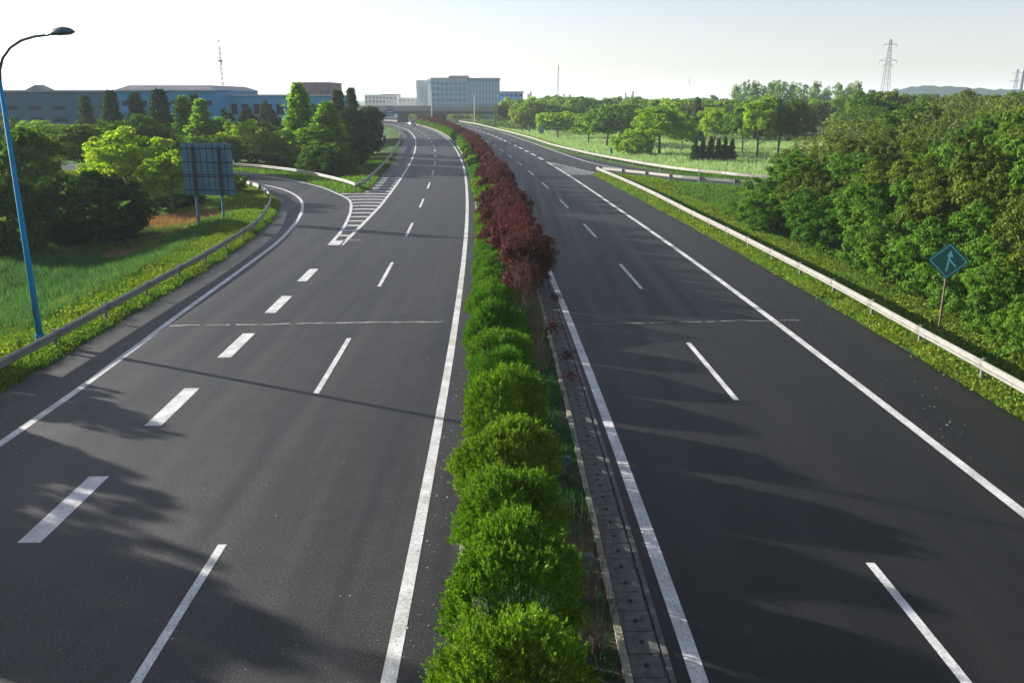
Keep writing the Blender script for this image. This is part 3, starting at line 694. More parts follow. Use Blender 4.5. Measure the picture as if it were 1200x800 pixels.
for i in range(16):   # fill behind the left trees
    y = r_.uniform(118, 145); px = r_.uniform(-60, 330)
    T('round', px, r_.uniform(136, 148), 62, y, 'green tree in the belt of trees in front of the blue factory', group='tree belt before the factory', m_=r_.choice(['leaf_mid', 'leaf_cone', 'leaf_far', 'leaf_mid']))

# ---------------------------------------------------------------- the hedge in the median
print('hedge')
def thuja(seed, rx, h, ns=2100, per=26):
    rr = np.random.default_rng(seed); d = unit(rr.normal(size=(ns * 3, 3))); d = d[d[:, 2] > -.35][:ns]
    lob = unit(rr.normal(size=(12, 3)) + [0, 0, .3]); w = (np.clip(d @ lob.T, 0, 1) ** 6).max(1)
    rad = (.72 + .36 * w) * rr.uniform(.80, 1.0, len(d))
    C = d * rad[:, None] * np.array([rx, rx, h * .55]); C[:, 2] += h * .42
    ax_ = unit(d * np.array([.8, .8, .5]) + np.array([0, 0, .65]) + rr.normal(size=d.shape) * .22)   # spray axis, outwards and up
    side = unit(np.cross(ax_, rr.normal(size=d.shape))); L = rr.uniform(.10, .21, (len(d), 1))
    t = rr.random((len(d), per, 1)); s = rr.uniform(-1, 1, (len(d), per, 1))
    base = C[:, None] + ax_[:, None] * L[:, None] * (t * 1.3) + side[:, None] * L[:, None] * s * (1.05 - t) * .45 + rr.normal(size=(len(d), per, 3)) * .012
    dirn = unit(ax_[:, None] + side[:, None] * s * .9 + rr.normal(size=base.shape) * .25); nrm = unit(np.cross(dirn, rr.normal(size=base.shape)))
    wv = np.cross(dirn, nrm); ll = rr.uniform(.035, .07, (len(d), per, 1)); ww = ll * .20
    q = np.stack([base - dirn * ll / 2, base + wv * ww, base + dirn * ll / 2, base - wv * ww], 2)
    return q.reshape(-1, 4, 3)
thuja_me = [np_mesh('foliage', thuja(80 + s, 1.0, 1.9), 4, M['thuja']) for s in range(4)]
def stems(seed, n, h, r, name='stem', m_='twig', r0=.012):
    r_2 = random.Random(seed); m = MB()
    for k in range(n):
        a = r_2.uniform(0, 6.28); q = r * r_2.uniform(.2, 1); b = (math.cos(a) * q * .3, math.sin(a) * q * .3, -.05); e = (math.cos(a) * q, math.sin(a) * q, h * r_2.uniform(.6, 1))
        mid = tuple((b[i] + e[i]) / 2 + r_2.uniform(-.05, .05) for i in range(3)); m.tube([b, mid, e], [r0, r0 * .7, r0 * .35], 4, cap=False)
    return m.mesh(name, M[m_])
thuja_stem = stems(1, 16, 1.3, .6, m_='bark', r0=.025)
LB = {0: 'nearest green hedge bush at the very bottom of the median', 1: 'second green hedge bush from the bottom of the photo', 2: 'third green hedge bush from the bottom of the photo', 3: 'fourth green hedge bush from the bottom, beside the lamp shadow',
      4: 'fifth green hedge bush from the bottom of the photo', 5: 'sixth green hedge bush from the bottom of the photo', 6: 'seventh green hedge bush, just below the sparse twiggy plum'}
GH = 'green hedge bushes in the median'
def hedge_bush(x, y, s, hs, label, k):
    t = empty('hedge_bush', (x, y, .05), random.uniform(0, 6.28)); t.scale = (s, s, hs); tag(t, label, 'hedge bush', GH)
    f = link('foliage', thuja_me[k % 4]); f.parent = t; g = link('stem', thuja_stem); g.parent = t
ys = [9.2, 11.6, 14.1, 16.6, 19.2, 21.8, 24.5, 27.2, 29.9, 32.4]
for i, y in enumerate(ys):
    x = P(y, 1.74 - .10 * max(0, i - 5))[0]
    hedge_bush(x, y, (1.04 if i < 6 else .97) + .06 * math.sin(i * 2.2), 1.12 + .09 * math.sin(i * 1.9) - .03 * max(0, i - 4), LB.get(i, 'green hedge bush near the first reddish plum'), i)
for i, y in enumerate(np.r_[np.arange(34.8, 62, 2.0)]):
    hedge_bush(P(y, 1.45)[0], y, .78, .86 if y < 40 else .72, 'small green hedge bush on the left flank of the plum row' if y > 36 else 'green hedge bush beside the sparse twiggy plum', i)
for i, y in enumerate((64.5, 66.5, 68.5)):
    hedge_bush(P(y, 1.9)[0], y, .95, .95, 'green bush in the gap between the plum bushes', i)
flank_me = np_mesh('foliage', thuja(90, 1.0, 1.9, 260, 14).reshape(-1, 4, 3) * 1., 4, M['thuja'])
c3 = crown(91, .9, .8, .8, 60, .25, 30, .13, .2, -.8)
flank_me = np_mesh('foliage', c3, 4, M['thuja'])
for i, y in enumerate(np.arange(71, 300, 2.4)):
    o = link('hedge_bush', flank_me); p_ = P(y, 1.5); o.location = (p_[0], p_[1], .05); o.rotation_euler = (0, 0, i * 2.1); o.scale = (1, 1, 1 + .2 * math.sin(i)); tag(o, 'low green bush lining the foot of the plum row', 'hedge bush', 'low bushes under the plum row')
def plum(seed, r, h, nshoot=150, per=60, leaf=.07, fill=40):
    rr = np.random.default_rng(seed); a = rr.uniform(0, 6.283, nshoot); q = np.sqrt(rr.random(nshoot)) * r * .75
    top = h * (1 - .36 * (q / (r * .75)) ** 2) * rr.uniform(.74, 1.14, nshoot); L = rr.uniform(.6, 1.3, nshoot) * (h / 3)
    out = np.stack([np.cos(a), np.sin(a)], 1); t = rr.random((nshoot, per)) ** .8
    z = top[:, None] - (1 - t) * L[:, None]; spread = q[:, None] * (.80 + .55 * t)
    wid = (1.1 - t) * .06 + .022
    p = np.stack([out[:, :1] * spread, out[:, 1:] * spread, z], -1) + rr.normal(size=(nshoot, per, 3)) * wid[..., None]
    n = unit(rr.normal(size=p.shape) + [0, 0, .3]); sh = quads(p.reshape(-1, 3), n.reshape(-1, 3), leaf * 1.3, leaf * .7, rr)
    cr_ = crown(seed + 1, r * .98, h * .42, h * .47, fill, r * .26, 95, leaf * 1.7, .2, -.85)
    return np.concatenate([sh, cr_])
plum_near = [np_mesh('foliage', plum(100 + s, 1.25, 3.0, 170, 110, .060, 90), 4, M['plum']) for s in range(3)]
plum_far = [np_mesh('foliage', plum(110 + s, 1.25, 3.0, 55, 18, .15, 26), 4, M['plum']) for s in range(3)]
plum_thin = np_mesh('foliage', plum(120, .85, 2.0, 34, 70, .055, 5), 4, M['plum'])
plum_stem = stems(2, 26, 2.2, .95, r0=.02); thin_stem = stems(3, 60, 2.0, .75, r0=.009)
GP = 'purple plum bushes in the median'
def plum_bush(x, y, s, hs, lb, meshes, k, stem=None, name='plum_bush'):
    t = empty(name, (x, y, .08), k * 1.9); t.scale = (s, s, hs); tag(t, lb, 'plum bush', GP)
    f = link('foliage', meshes[k % len(meshes)]); f.parent = t
    if stem: g = link('stem', stem); g.parent = t
plum_bush(P(33.4, 2.35)[0], 33.4, 1, 1.05, 'sparse twiggy plum with bare stems at the near end of the row', [plum_thin], 0, thin_stem)
plum_bush(P(35.4, 2.9)[0], 35.4, .8, 1.0, 'thin reddish plum shoot beside the end of the drain', [plum_thin], 1, thin_stem)
k = 0; y = 37.6
while y < 300:
    if 64 < y < 69: y += 2.2; continue
    near = y < 84; lb = {0: 'nearest dense dark purple plum bush, at the front of the row', 1: 'second dense plum bush, just behind the front one', 2: 'third dense plum bush of the row'}.get(k, ('%s plum bush of the row, counted from its near end' % 'fourth fifth sixth seventh eighth ninth tenth eleventh twelfth'.split()[k - 3]) if k < 12 else 'purple-red plum bush in the row beside the striped exit gore' if y < 100 else 'purple-red plum bush in the middle stretch of the long row' if y < 170 else 'small distant purple-red plum bush in the bend before the overpass')
    o_ = 2.95 + .2 * math.sin(k * 1.7) if near else 2.7
    plum_bush(P(y, o_)[0], P(y, o_)[1], (.92 if near else .82) + .16 * math.sin(k * 2.3) + random.uniform(-.06, .06), .86 + .20 * math.sin(k * 3.1), lb, plum_near if near else plum_far, k, plum_stem if near else None)
    if near and k % 3 == 1 and y > 41:
        plum_bush(P(y + .8, 1.75)[0], y + .8, .72, .72, 'smaller plum bush on the left side of the row', plum_near, k + 1, plum_stem)
    y += 1.85 if near else 2.15; k += 1
# little red plum seedlings growing over the drain covers
sq = [(ground_at(652, 358), .5), (ground_at(648, 398), .75), (ground_at(665, 428), .5), (ground_at(668, 452), .45)]
sm = np_mesh('foliage', quads(*(lambda rr: (rr.normal(size=(260, 3)) * [.16, .16, .13] + [0, 0, .42], unit(rr.normal(size=(260, 3)))))(np.random.default_rng(9)), .085, .05, np.random.default_rng(8)), 4, M['plum'])
ss = stems(8, 7, .5, .2, r0=.006)
for i, ((x, y), s) in enumerate(sq):
    t = empty('plum_seedling', (x, y, .04), i); t.scale = (s * 1.5,) * 3
    tag(t, ['uppermost small red seedling over the drain slabs', 'largest red seedling, leaning over the drain slabs', 'thin red seedling reaching towards the road line', 'lowest dark red seedling over the drain'][i], 'seedling', 'red seedlings by the drain')
    f = link('foliage', sm); f.parent = t; g = link('stem', ss); g.parent = t
# dry stalks between the bushes
dm = stems(12, 46, 1.0, .45, name='stalk', r0=.006)
for i, (o_, y, sc, lb) in enumerate(((3.05, 11.6, 1.3, 'clump of dry brown stalks at the right of the second hedge bush'), (3.1, 13.0, 1.6, 'tall dry stalk clump beside the blue box in the median'), (3.0, 14.4, 1.2, 'dry stalks at the right side of the third hedge bush'), (2.9, 27.8, 1.7, 'dry grey stalks below the sparse plum'), (3.0, 29.6, 1.7, 'dry stalks at the foot of the sparse plum'), (2.9, 31.2, 1.6, 'brown twiggy stalks right of the sparse plum'), (3.0, 25.8, 1.3, 'dry stalks beside the farthest tall hedge bush'))):
    x, y = P(y, o_)[:2]; o = link('dry_stalks', dm); o.location = (x, y, .08); o.rotation_euler = (0, 0, i * 1.3); o.scale = (1, 1, sc); tag(o, lb, 'dry stalks', 'dry stalk clumps in the median')
for i, (px, py, lb) in enumerate(((661, 543, 'small blue box on a post in the median, the farther of the two'), (687, 660, 'small dark blue box on a post in the median, the nearer of the two'))):
    x, y = ground_at(px, py, .4); t = empty('marker_box', (x, y, .08)); tag(t, lb, 'marker box', 'blue marker boxes in the median')
    bevel(MB().box(-.13, .13, -.08, .08, .22, .5).build('box', M['blue_plastic'], t), .02); MB().tube([(0, 0, -.05), (0, 0, .22)], .03).build('post', M['post'], t)
x, y = ground_at(646, 459, .3)

# ---------------------------------------------------------------- grass (nobody could count it)
print('grass')
def blades(name, X, Y, h, w, m_, seed, lean=.35):
    rr = np.random.default_rng(seed); Z = terrain_z(X, Y) - .02; k = len(X); hh = h * rr.uniform(.45, 1.25, k); a = rr.uniform(0, 6.283, k)
    hh = hh * (1 + .5 * lump(X, Y, 1.3, seed)); c = np.stack([X, Y, Z], 1); s = np.stack([np.cos(a), np.sin(a), 0 * a], 1) * (w * rr.uniform(.6, 1.3, k))[:, None] / 2
    tp = c + np.stack([rr.normal(size=k) * lean * hh, rr.normal(size=k) * lean * hh, hh], 1)
    return tag(link(name, np_mesh(name, np.stack([c - s, c + s, tp], 1), 3, M[m_])), kind='stuff')
def along(path, d0, d1, n, seed):
    "random points in a strip between two offsets (right of travel positive)"
    rr = np.random.default_rng(seed); A = np.array(path)[:, :2]; L = np.r_[0, np.cumsum(np.linalg.norm(np.diff(A, axis=0), axis=1))]
    s = rr.random(n) * L[-1]; x = np.interp(s, L, A[:, 0]); y = np.interp(s, L, A[:, 1]); x2 = np.interp(s + .1, L, A[:, 0]); y2 = np.interp(s + .1, L, A[:, 1])
    x1 = np.interp(s - .1, L, A[:, 0]); y1 = np.interp(s - .1, L, A[:, 1])
    n_ = np.hypot(x2 - x1, y2 - y1) + 1e-9; r = np.stack([(y2 - y1) / n_, -(x2 - x1) / n_], 1); o = d0 + (d1 - d0) * rr.random(n)
    edge = .12 * np.sin(s * 1.7) + .08 * np.sin(s * 4.1 + 1); return x + r[:, 0] * (o + edge), y + r[:, 1] * (o + edge)
def keep_off(X, Y, m_=.0):
    D = signed_dist(X, Y, POLYS); k = D > m_; return X[k], Y[k]
edge_l = [p for p in EDGE_L if 8 < p[1]]
def densen(fn, seed): return fn
rr = np.random.default_rng(50)
X, Y = along(edge_l, -.05, -3.6, 130000, 1); X, Y = keep_off(X, Y, .02); blades('verge_grass', X, Y, .2, .05, 'grass', 2, .6)
X, Y = along([p for p in GE if p[1] > 12], -.55, .0, 30000, 3); X2, Y2 = along([p for p in GE if p[1] > 12], .0, -3.6, 90000, 31)
X, Y = keep_off(np.r_[X, -0 + X2], np.r_[Y, Y2], .02); blades('verge_grass', X, Y, .2, .05, 'grass', 4, .6)
X, Y = along([p for p in GE if p[1] > 12], .6, -.1, 45000, 35); X, Y = keep_off(X, Y, .02); blades('verge_grass', X, Y, .18, .05, 'grass', 45, .6)
X = rr.uniform(-16, 42, 300000); Y = rr.uniform(36, 104, 300000)
k = (X > 10); X, Y = keep_off(X[k], Y[k], .3); blades('field_grass', X, Y, .28, .06, 'grass', 5)
X = rr.uniform(-50, -16, 160000); Y = rr.uniform(18, 66, 160000); D = signed_dist(X, Y, POLYS); k = (D > 3.0) & (np.hypot((X + 24.5) / 2.6, (Y - 58) / 6) > 1); blades('meadow_grass', X[k], Y[k], .42, .05, 'grass_dark', 6)
X = rr.uniform(-60, -9, 150000); Y = rr.uniform(56, 128, 150000); k = (np.hypot((X + 28.5) / 5, (Y - 67) / 7) > 1); X, Y = keep_off(X[k], Y[k], .05); blades('island_grass', X, Y, .28, .09, 'grass', 7)
X = rr.normal(-28.5, 2.6, 9000); Y = rr.normal(67, 3.6, 9000); X, Y = keep_off(X, Y, 2.); blades('dry_grass', X, Y, .30, .05, 'straw', 8, .6)
X = rr.uniform(-25, 70, 260000); Y = 76 + 190 * rr.random(260000) ** 1.1; D = signed_dist(X, Y, POLYS); ff = np.array(GF)
k = (D > 1.) & (X > np.interp(Y, ff[:, 1], ff[:, 0], left=30) + 1.6); D = D[k]; X = X[k]; Y = Y[k]
k = D > 4.5; blades('reeds', X[k], Y[k], .75, .16, 'reed', 9, .3); k = ~k; blades('verge_grass', X[k], Y[k], .3, .14, 'grass', 10)
X, Y = along([P(y, 2.2)[:2] for y in np.arange(8, 75, 1.)], -1.1, 1.2, 60000, 11)
rr2 = np.random.default_rng(12); k = len(X); c = np.stack([X, Y, np.full(k, .08)], 1); a = rr2.uniform(0, 6.28, k); s_ = np.stack([np.cos(a), np.sin(a), 0 * a], 1) * .014
tag(link('median_weeds', np_mesh('median_weeds', np.stack([c - s_, c + s_, c + np.stack([rr2.normal(size=k) * .06, rr2.normal(size=k) * .06, rr2.uniform(.06, .26, k)], 1)], 1), 3, M['grass_dark'])), kind='stuff')
# broad-leaved weeds on both verges
def weeds(X, Y, seed, m_, size=.12):
    rr = np.random.default_rng(seed); Z = terrain_z(X, Y); per = 16; base = np.stack([X, Y, Z], 1)[:, None] + rr.normal(size=(len(X), per, 3)) * [.16, .16, .05] + [0, 0, .12]
    return quads(base.reshape(-1, 3), unit(rr.normal(size=(len(X) * per, 3)) * .7 + [0, 0, 1]), size, size * .7, rr)
X, Y = along(edge_l, -.1, -4.5, 5000, 21); X, Y = keep_off(X, Y, .1); q1 = weeds(X, Y, 1, 'grass', .085)
X, Y = along([p for p in GE if p[1] > 12], .9, -5, 7500, 22); X, Y = keep_off(X, Y, .1); q2 = weeds(X, Y, 2, 'grass', .095)
tag(link('verge_weeds', np_mesh('verge_weeds', np.concatenate([q1, q2]), 4, M['grass'])), kind='stuff')

rr3 = np.random.default_rng(77); k = 900
yy = rr3.uniform(8, 60, k); oo = np.where(rr3.random(k) < .5, rr3.uniform(12.9, 15.7, k), rr3.uniform(-12.6, .6, k)); oo = np.where(rr3.random(k) < .35, rr3.uniform(-.05, .75, k), oo)
c = np.array([(*P(a, b)[:2], .012) for a, b in zip(yy, oo)])
tag(link('road_grit', np_mesh('road_grit', quads(c, unit(rr3.normal(size=(k, 3)) * .25 + [0, 0, 1]), .045, .03, rr3), 4, M['crack'])), kind='stuff')

# ---------------------------------------------------------------- street lamp
lx, ly = -17.0, 29.6; lz = float(terrain_z([lx], [ly])[0])
lamp = empty('street_lamp', (lx, ly, lz)); tag(lamp, 'tall blue street lamp with a curved arm over the left verge', 'street lamp')
MB().tube([(0, 0, 0), (0, 0, 3.5), (0, 0, 9.0)], [.115, .095, .062], 16).build('pole', M['lamp_blue'], lamp, smooth=True)
arm = [(0, 0, 9.0), (.06, -.02, 9.35), (.24, -.06, 9.72), (.6, -.14, 10.05), (1.05, -.24, 10.26), (1.55, -.34, 10.37), (2.05, -.43, 10.41)]
MB().tube(arm, [.062, .058, .052, .047, .043, .04, .036], 10).build('arm', M['lamp_dark'], lamp, smooth=True)
MB().box(-.2, .2, -.2, .2, -.03, .03).tube([(0, 0, 0), (0, 0, .3)], .15, 12).build('base', M['lamp_blue'], lamp)
MB().box(-.06, .06, -.125, -.10, .95, 1.25).build('access_door', M['lamp_dark'], lamp)
def lathe_shell(prof, L, up=True):
    m = MB(); n = 12; rings = []
    for t, wd, ht in prof:
        rings.append([(t * L, math.cos(a) * wd, (math.sin(a) * ht if math.sin(a) > 0 else math.sin(a) * ht * .25)) for a in np.linspace(0, 2 * math.pi, n + 1)[:-1]])
    b = 0
    for r in rings: m.v += r
    for i in range(len(rings) - 1):
        for k in range(n): k2 = (k + 1) % n; m.f.append((i * n + k, i * n + k2, (i + 1) * n + k2, (i + 1) * n + k))
    m.f.append(tuple(range(n))); m.f.append(tuple(range((len(rings) - 1) * n, len(rings) * n))); return m
hd = lathe_shell([(0, .04, .04), (.12, .09, .08), (.35, .14, .15), (.6, .16, .17), (.85, .13, .12), (1, .05, .03)], .86).build('lamp_head', M['lamp_dark'], lamp, smooth=True)
hd.location = (2.0, -.42, 10.41); hd.scale = (1.22,) * 3; hd.rotation_euler = (0, R(-4), R(-14))
bowl = lathe_shell([(0, .05, .01), (.3, .09, .012), (.7, .10, .012), (1, .05, .01)], .42).build('diffuser', M['glass'], hd, smooth=True)
bowl.location = (.36, 0, -.045)

# ---------------------------------------------------------------- big sign board seen from behind
bx, by = -21.6, 62.5; sgx = x_of(243, by, 3.8)
sb = empty('sign_board', (sgx, by, 0), R(-9)); tag(sb, 'large square blue-grey road sign seen from behind on two posts', 'road sign')
pn = MB(); w2, z0, z1 = 1.95, height_of(229, by), height_of(168, by)
for i in range(8): pn.box(-w2 + i * w2 / 4 + .008, -w2 + (i + 1) * w2 / 4 - .008, .02, .045, z0, z1)
pn.build('panel', M['sign_back'], sb)
for f_ in (.10, .36, .40, .64, .90):
    zz = z0 + (z1 - z0) * f_; MB().box(-w2, w2, -.05, .018, zz - .035, zz + .035).build('rail', M['sign_dark'], sb)
m = MB()
for i in range(1, 8): xx = -w2 + i * w2 / 4; m.box(xx - .018, xx + .018, -.01, .018, z0 + .01, z1 - .01)
m.build('seam_rib', M['sign_dark'], sb)
for xx in (-1.0, 1.0):
    MB().tube([(xx, -.16, -1.6), (xx, -.16, z0)], .095, 12).build('post', M['sign_post'], sb)
    MB().tube([(xx, -.16, z0 + .003), (xx, -.16, z1 - .2)], .10, 12).build('upper_post', M['sign_dark'], sb)

# ---------------------------------------------------------------- green diamond merge sign
gx, gy = 16.05, 31.0; gz = float(terrain_z([gx], [gy])[0])
ds = empty('merge_sign', (gx, gy, gz), R(-24)); tag(ds, 'green diamond sign with a pale merge arrow on a thin brown post', 'road sign')
hz = 2.75 - gz
def diamond(m, r, y0, y1, cz):
    pts = []
    for a in range(4):      # rounded corners
        for e in (-.12, -.04, .04, .12):
            an = math.pi / 2 * a + e * 1.4; q = r * (.93 if abs(e) > .1 else .985)
            pts.append((math.cos(an) * q, math.sin(an) * q))
    b = len(m.v); n = len(pts); m.v += [(x, y0, cz + z) for x, z in pts] + [(x, y1, cz + z) for x, z in pts]
    m.f.append(tuple(b + i for i in range(n))); m.f.append(tuple(b + n + i for i in range(n))[::-1])
    for i in range(n): m.f.append((b + i, b + (i + 1) % n, b + n + (i + 1) % n, b + n + i))
    return m
diamond(MB(), .66, -.05, -.03, hz).build('plate', M['sign_green'], ds)
def ring(m, r0, r1, y, cz):
    for a in range(4):
        a0 = math.pi / 2 * a; a1 = a0 + math.pi / 2
        p = [(math.cos(a0), math.sin(a0)), (math.cos(a1), math.sin(a1))]
        m.face([(p[0][0] * r0, y, cz + p[0][1] * r0), (p[1][0] * r0, y, cz + p[1][1] * r0), (p[1][0] * r1, y, cz + p[1][1] * r1), (p[0][0] * r1, y, cz + p[0][1] * r1)])
m = MB(); ring(m, .585, .625, -.054, hz); m.build('border', M['sign_white'], ds)
m = MB(); yy = -.056
def bar(m, a, b, w):
    d = Vector((b[0] - a[0], b[1] - a[1])).normalized(); n = Vector((-d.y, d.x)) * w / 2
    m.face([(a[0] + n.x, yy, hz + a[1] + n.y), (a[0] - n.x, yy, hz + a[1] - n.y), (b[0] - n.x, yy, hz + b[1] - n.y), (b[0] + n.x, yy, hz + b[1] + n.y)])
bar(m, (-.03, -.38), (.03, .22), .065); yy = -.058; bar(m, (.27, -.20), (.035, .06), .06); yy = -.060
m.face([(-.085, yy, hz + .17), (.145, yy, hz + .15), (.045, yy, hz + .40)]); m.build('arrow', M['sign_white'], ds)
MB().tube([(0, 0, -.1), (0, 0, hz + .35)], .038, 10).build('post', M['rust_post'], ds)
MB().box(-.17, .17, -.17, .17, -.15, .12).build('footing', M['dark_concrete'], ds)

# ---------------------------------------------------------------- small far signs and poles
def plate_sign(px, top, bot, wpx, y, label, stripes=0, m_='sign_back', name='small_sign'):
    z1, z0 = height_of(top, y), height_of(bot, y); x = x_of(px, y, z1); w = wpx / 1000 * y / 2
    t = empty(name, (x, y, 0)); tag(t, label, 'road sign')
    MB().box(-w, w, -.03, .03, z0, z1).build('plate', M[m_], t); MB().tube([(0, .07, -1.3), (0, .07, z1 - .05)], .05).build('post', M['post'], t)
    if stripes:
        m = MB()
        for i in range(stripes): zz = z0 + (z1 - z0) * (i + .5) / stripes; m.box(-w * .8, w * .8, -.036, -.031, zz - .05, zz + .05)
        m.build('stripe', M['white_wall'], t)
plate_sign(634.5, 147, 156.5, 5.5, 196, 'small blue and white striped sign left of the low round tree', 4)
plate_sign(716.5, 173, 180, 2.2, 128, 'small blue marker plate behind the far guardrail', 0, 'lamp_blue')
plate_sign(457, 125, 137, 8, 262, 'blue-grey direction sign standing before the left end of the overpass', 3)
plate_sign(450.5, 159, 168, 3, 160, 'dark plate on a post at the tip of the island guardrail', 0, 'sign_dark')
def far_lamp(px, top, base, y, label):
    h = height_of(top, y); x = x_of(px, y, h / 2); t = empty('far_street_lamp', (x, y, 0)); tag(t, label, 'street lamp', 'distant street lamps')
    MB().tube([(0, 0, -.8), (0, 0, h)], [.16, .10], 8).build('pole', M['roof_trim'], t)
    MB().tube([(0, 0, h - .02), (.5, 0, h + .25), (1.6, 0, h + .35)], .06, 6).build('arm', M['roof_trim'], t); MB().box(1.5, 2.2, -.15, .15, h + .27, h + .42).build('lamp_head', M['lamp_dark'], t)
far_lamp(506, 106, 150, 286, 'tall grey lamp pole standing in front of the overpass beside its pier')
far_lamp(556, 111, 146, 300, 'thin grey lamp pole in front of the overpass, right of the taller one')

# ---------------------------------------------------------------- overpass
BY = 330.
ov = empty('overpass', (-45, BY, 0), 0); tag(ov, 'long low concrete overpass crossing the motorway in the distance', 'overpass')
zt, zb = height_of(127.5, BY), height_of(133.5, BY)
MB().box(-75, 55, -6, 6, zb + .9, zt).build('deck', M['bridge'], ov)
MB().box(-75, 55, -5, 5, zb, zb + .897).build('girder', M['pier'], ov)
MB().box(-75, 55, -6.3, -6.003, zt - .5, zt + 1.0).build('parapet', M['bridge'], ov); MB().box(-75, 55, 6.003, 6.3, zt - .5, zt + 1.0).build('parapet', M['bridge'], ov)
for px, w in ((472, 3.2), (539, 1.4), (546, 1.4)):
    xx = x_of(px - 30 if px > 500 else px, BY, 2) + 45; MB().box(xx - w / 2, xx + w / 2, -3, 3, -1.5, zb - .003).build('pier', M['pier'], ov)
for px in (514, 520, 582):
    xx = x_of(px, BY, 2) + 45; MB().tube([(xx, 0, -1.5), (xx, 0, zb - .003)], .8, 12).build('pier', M['pier'], ov)

# ---------------------------------------------------------------- buildings
def building(px0, px1, top, y, depth, label, wall, win=None, base=-1.5, name='building', cat='building', roof=None, parapet=.0, side=None, rz=0.):
    "front face spans photo columns px0..px1 at distance y; windows: (cols, row tops/bottoms in pixel rows, width fraction)"
    z1 = height_of(top, y); x0, x1 = x_of(px0, y, z1), x_of(px1, y, z1); w = (x1 - x0) / 2
    t = empty(name, ((x0 + x1) / 2, y, 0), rz); tag(t, label, cat)
    MB().box(-w, w, 0, depth, base, z1).build('wall', M[wall], t)
    if roof: MB().box(-w - .4, w + .4, -.4, depth + .4, z1 + .003, z1 + .003 + roof[1]).build('roof', M[roof[0]], t)
    if win:
        for cols, rt, rb, fr, mt in win:
            za, zb_ = height_of(rb, y), height_of(rt, y)
            for c in range(cols):
                cx = -w + (c + .5) * 2 * w / cols; ww = w / cols * fr
                f = MB().box(cx - ww, cx + ww, -.06, .05, za, zb_).build('window', M[mt], t)
    return t, w, z1
FY = 172.
b, w, z1 = building(-60, 137, 108, FY, 30, 'long dark blue factory hall at the left edge with a small roof gable', 'deep_blue_wall', [(7, 124, 129, .55, 'window'), (7, 137.5, 142.5, .55, 'window')], roof=('roof_grey', .35))
gx0 = x_of(43, FY, z1) - b.location.x
m = MB(); zr = z1 + .36; m.v = [(gx0 - 2.1, -.2, zr), (gx0 + 2.1, -.2, zr), (gx0, -.2, zr + 1.0), (gx0 - 2.1, 3, zr), (gx0 + 2.1, 3, zr), (gx0, 3, zr + 1.0)]; m.f = [(0, 1, 2), (3, 5, 4), (0, 2, 5, 3), (1, 4, 5, 2), (0, 3, 4, 1)]
m.build('roof_gable', M['roof_grey'], b)
b, w, z1 = building(137, 252, 106, FY - 5, 28, 'bright blue factory hall with a grey sloped roof, higher than its neighbours', 'blue_wall', [(6, 118, 124, .5, 'window')])
m = MB(); zr = z1 + .003; a = [(-w - .5, -.5, zr), (w + .5, -.5, zr), (w + .5, 28.5, zr), (-w - .5, 28.5, zr), (-w + 1.5, 2.0, zr + .95), (w - 2.2, 2.0, zr + .95), (w - 2.2, 26, zr + .95), (-w + 1.5, 26, zr + .95)]
m.v = a; m.f = [(0, 1, 5, 4), (1, 2, 6, 5), (2, 3, 7, 6), (3, 0, 4, 7), (4, 5, 6, 7), (3, 2, 1, 0)]; m.build('roof', M['roof_grey'], b)
MB().box(-w - .6, w + .6, -.62, -.503, z1 - .1, z1 + .12).build('gutter', M['roof_trim'], b)
building(252.5, 388, 112.5, FY + 4, 22, 'pale blue factory wing with tall windows, between the sloped roof and the brown box', 'pale_blue_wall', [(10, 122, 134, .6, 'window')], roof=('roof_trim', .25))
m_b, w, z1 = building(343, 387, 96.5, FY + 10, 12, 'brown ribbed box on top of the pale blue factory wing', 'brown_wall', base=height_of(111, FY + 10), name='roof_box')
m = MB()
for i in range(22): xx = -w + (i + .5) * 2 * w / 22; m.box(xx - .07, xx + .07, -.12, .0, height_of(111, FY + 10), z1 - .1)
m.build('cladding_rib', M['roof_grey'], m_b)
# the glass office block behind the overpass
OY = 440.
b, w, z1 = building(505, 547, 92.5, OY, 30, 'grey glass office block with a window grid, tallest behind the overpass', 'glass_light', [(8, 96 + i * 6.4, 100.4 + i * 6.4, .72, 'glass_wall') for i in range(5)], name='office_building', roof=('roof_grey', .5))
for i in range(9): xx = -w + i * 2 * w / 8; MB().box(xx - .18, xx + .18, -.3, -.065, -1, z1 - .1).build('mullion', M['mullion'], b)
MB().box(w - 9, w + .3, 1, 20, z1 + .51, z1 + 1.5).build('roof_housing', M['roof_grey'], b)
b, w, z1 = building(547.3, 585, 92.5, OY + 1, 30, 'blue glass wing at the right end of the office block', 'glass_wall', [(10, 97, 122, .6, 'glass_light')], name='office_building', roof=('roof_grey', .4))
for i in range(4): zz = height_of(97 + i * 7.5, OY); MB().box(-w, w, -.25, -.065, zz - .15, zz + .15).build('floor_band', M['mullion'], b)
building(487.5, 500, 94, OY + 6, 20, 'slim white windowless tower left of the glass office block', 'white_wall', [(1, 95.5, 121, .5, 'roof_trim')], name='tower_block')
building(500.3, 504.7, 93, OY + 3, 20, 'narrow white stair tower joined to the glass office block', 'white_wall', [(1, 96, 98, .5, 'glass_light')], name='stair_tower')
building(447, 486, 114.5, OY + 30, 20, 'low white building with a flat roof left of the white tower', 'white_wall', [(8, 117, 119, .5, 'roof_grey')])
building(427, 452, 111, OY + 20, 20, 'white two-storey building beyond the left end of the overpass', 'white_wall', [(6, 113.5, 115.5, .4, 'roof_grey'), (6, 118, 120.5, .5, 'roof_grey')])
building(446, 465, 111.3, OY + 21, 16, 'pale house with dark roof edge behind the left end of the overpass', 'white_wall', [(4, 114, 116, .4, 'roof_grey')], roof=('roof_grey', .4))
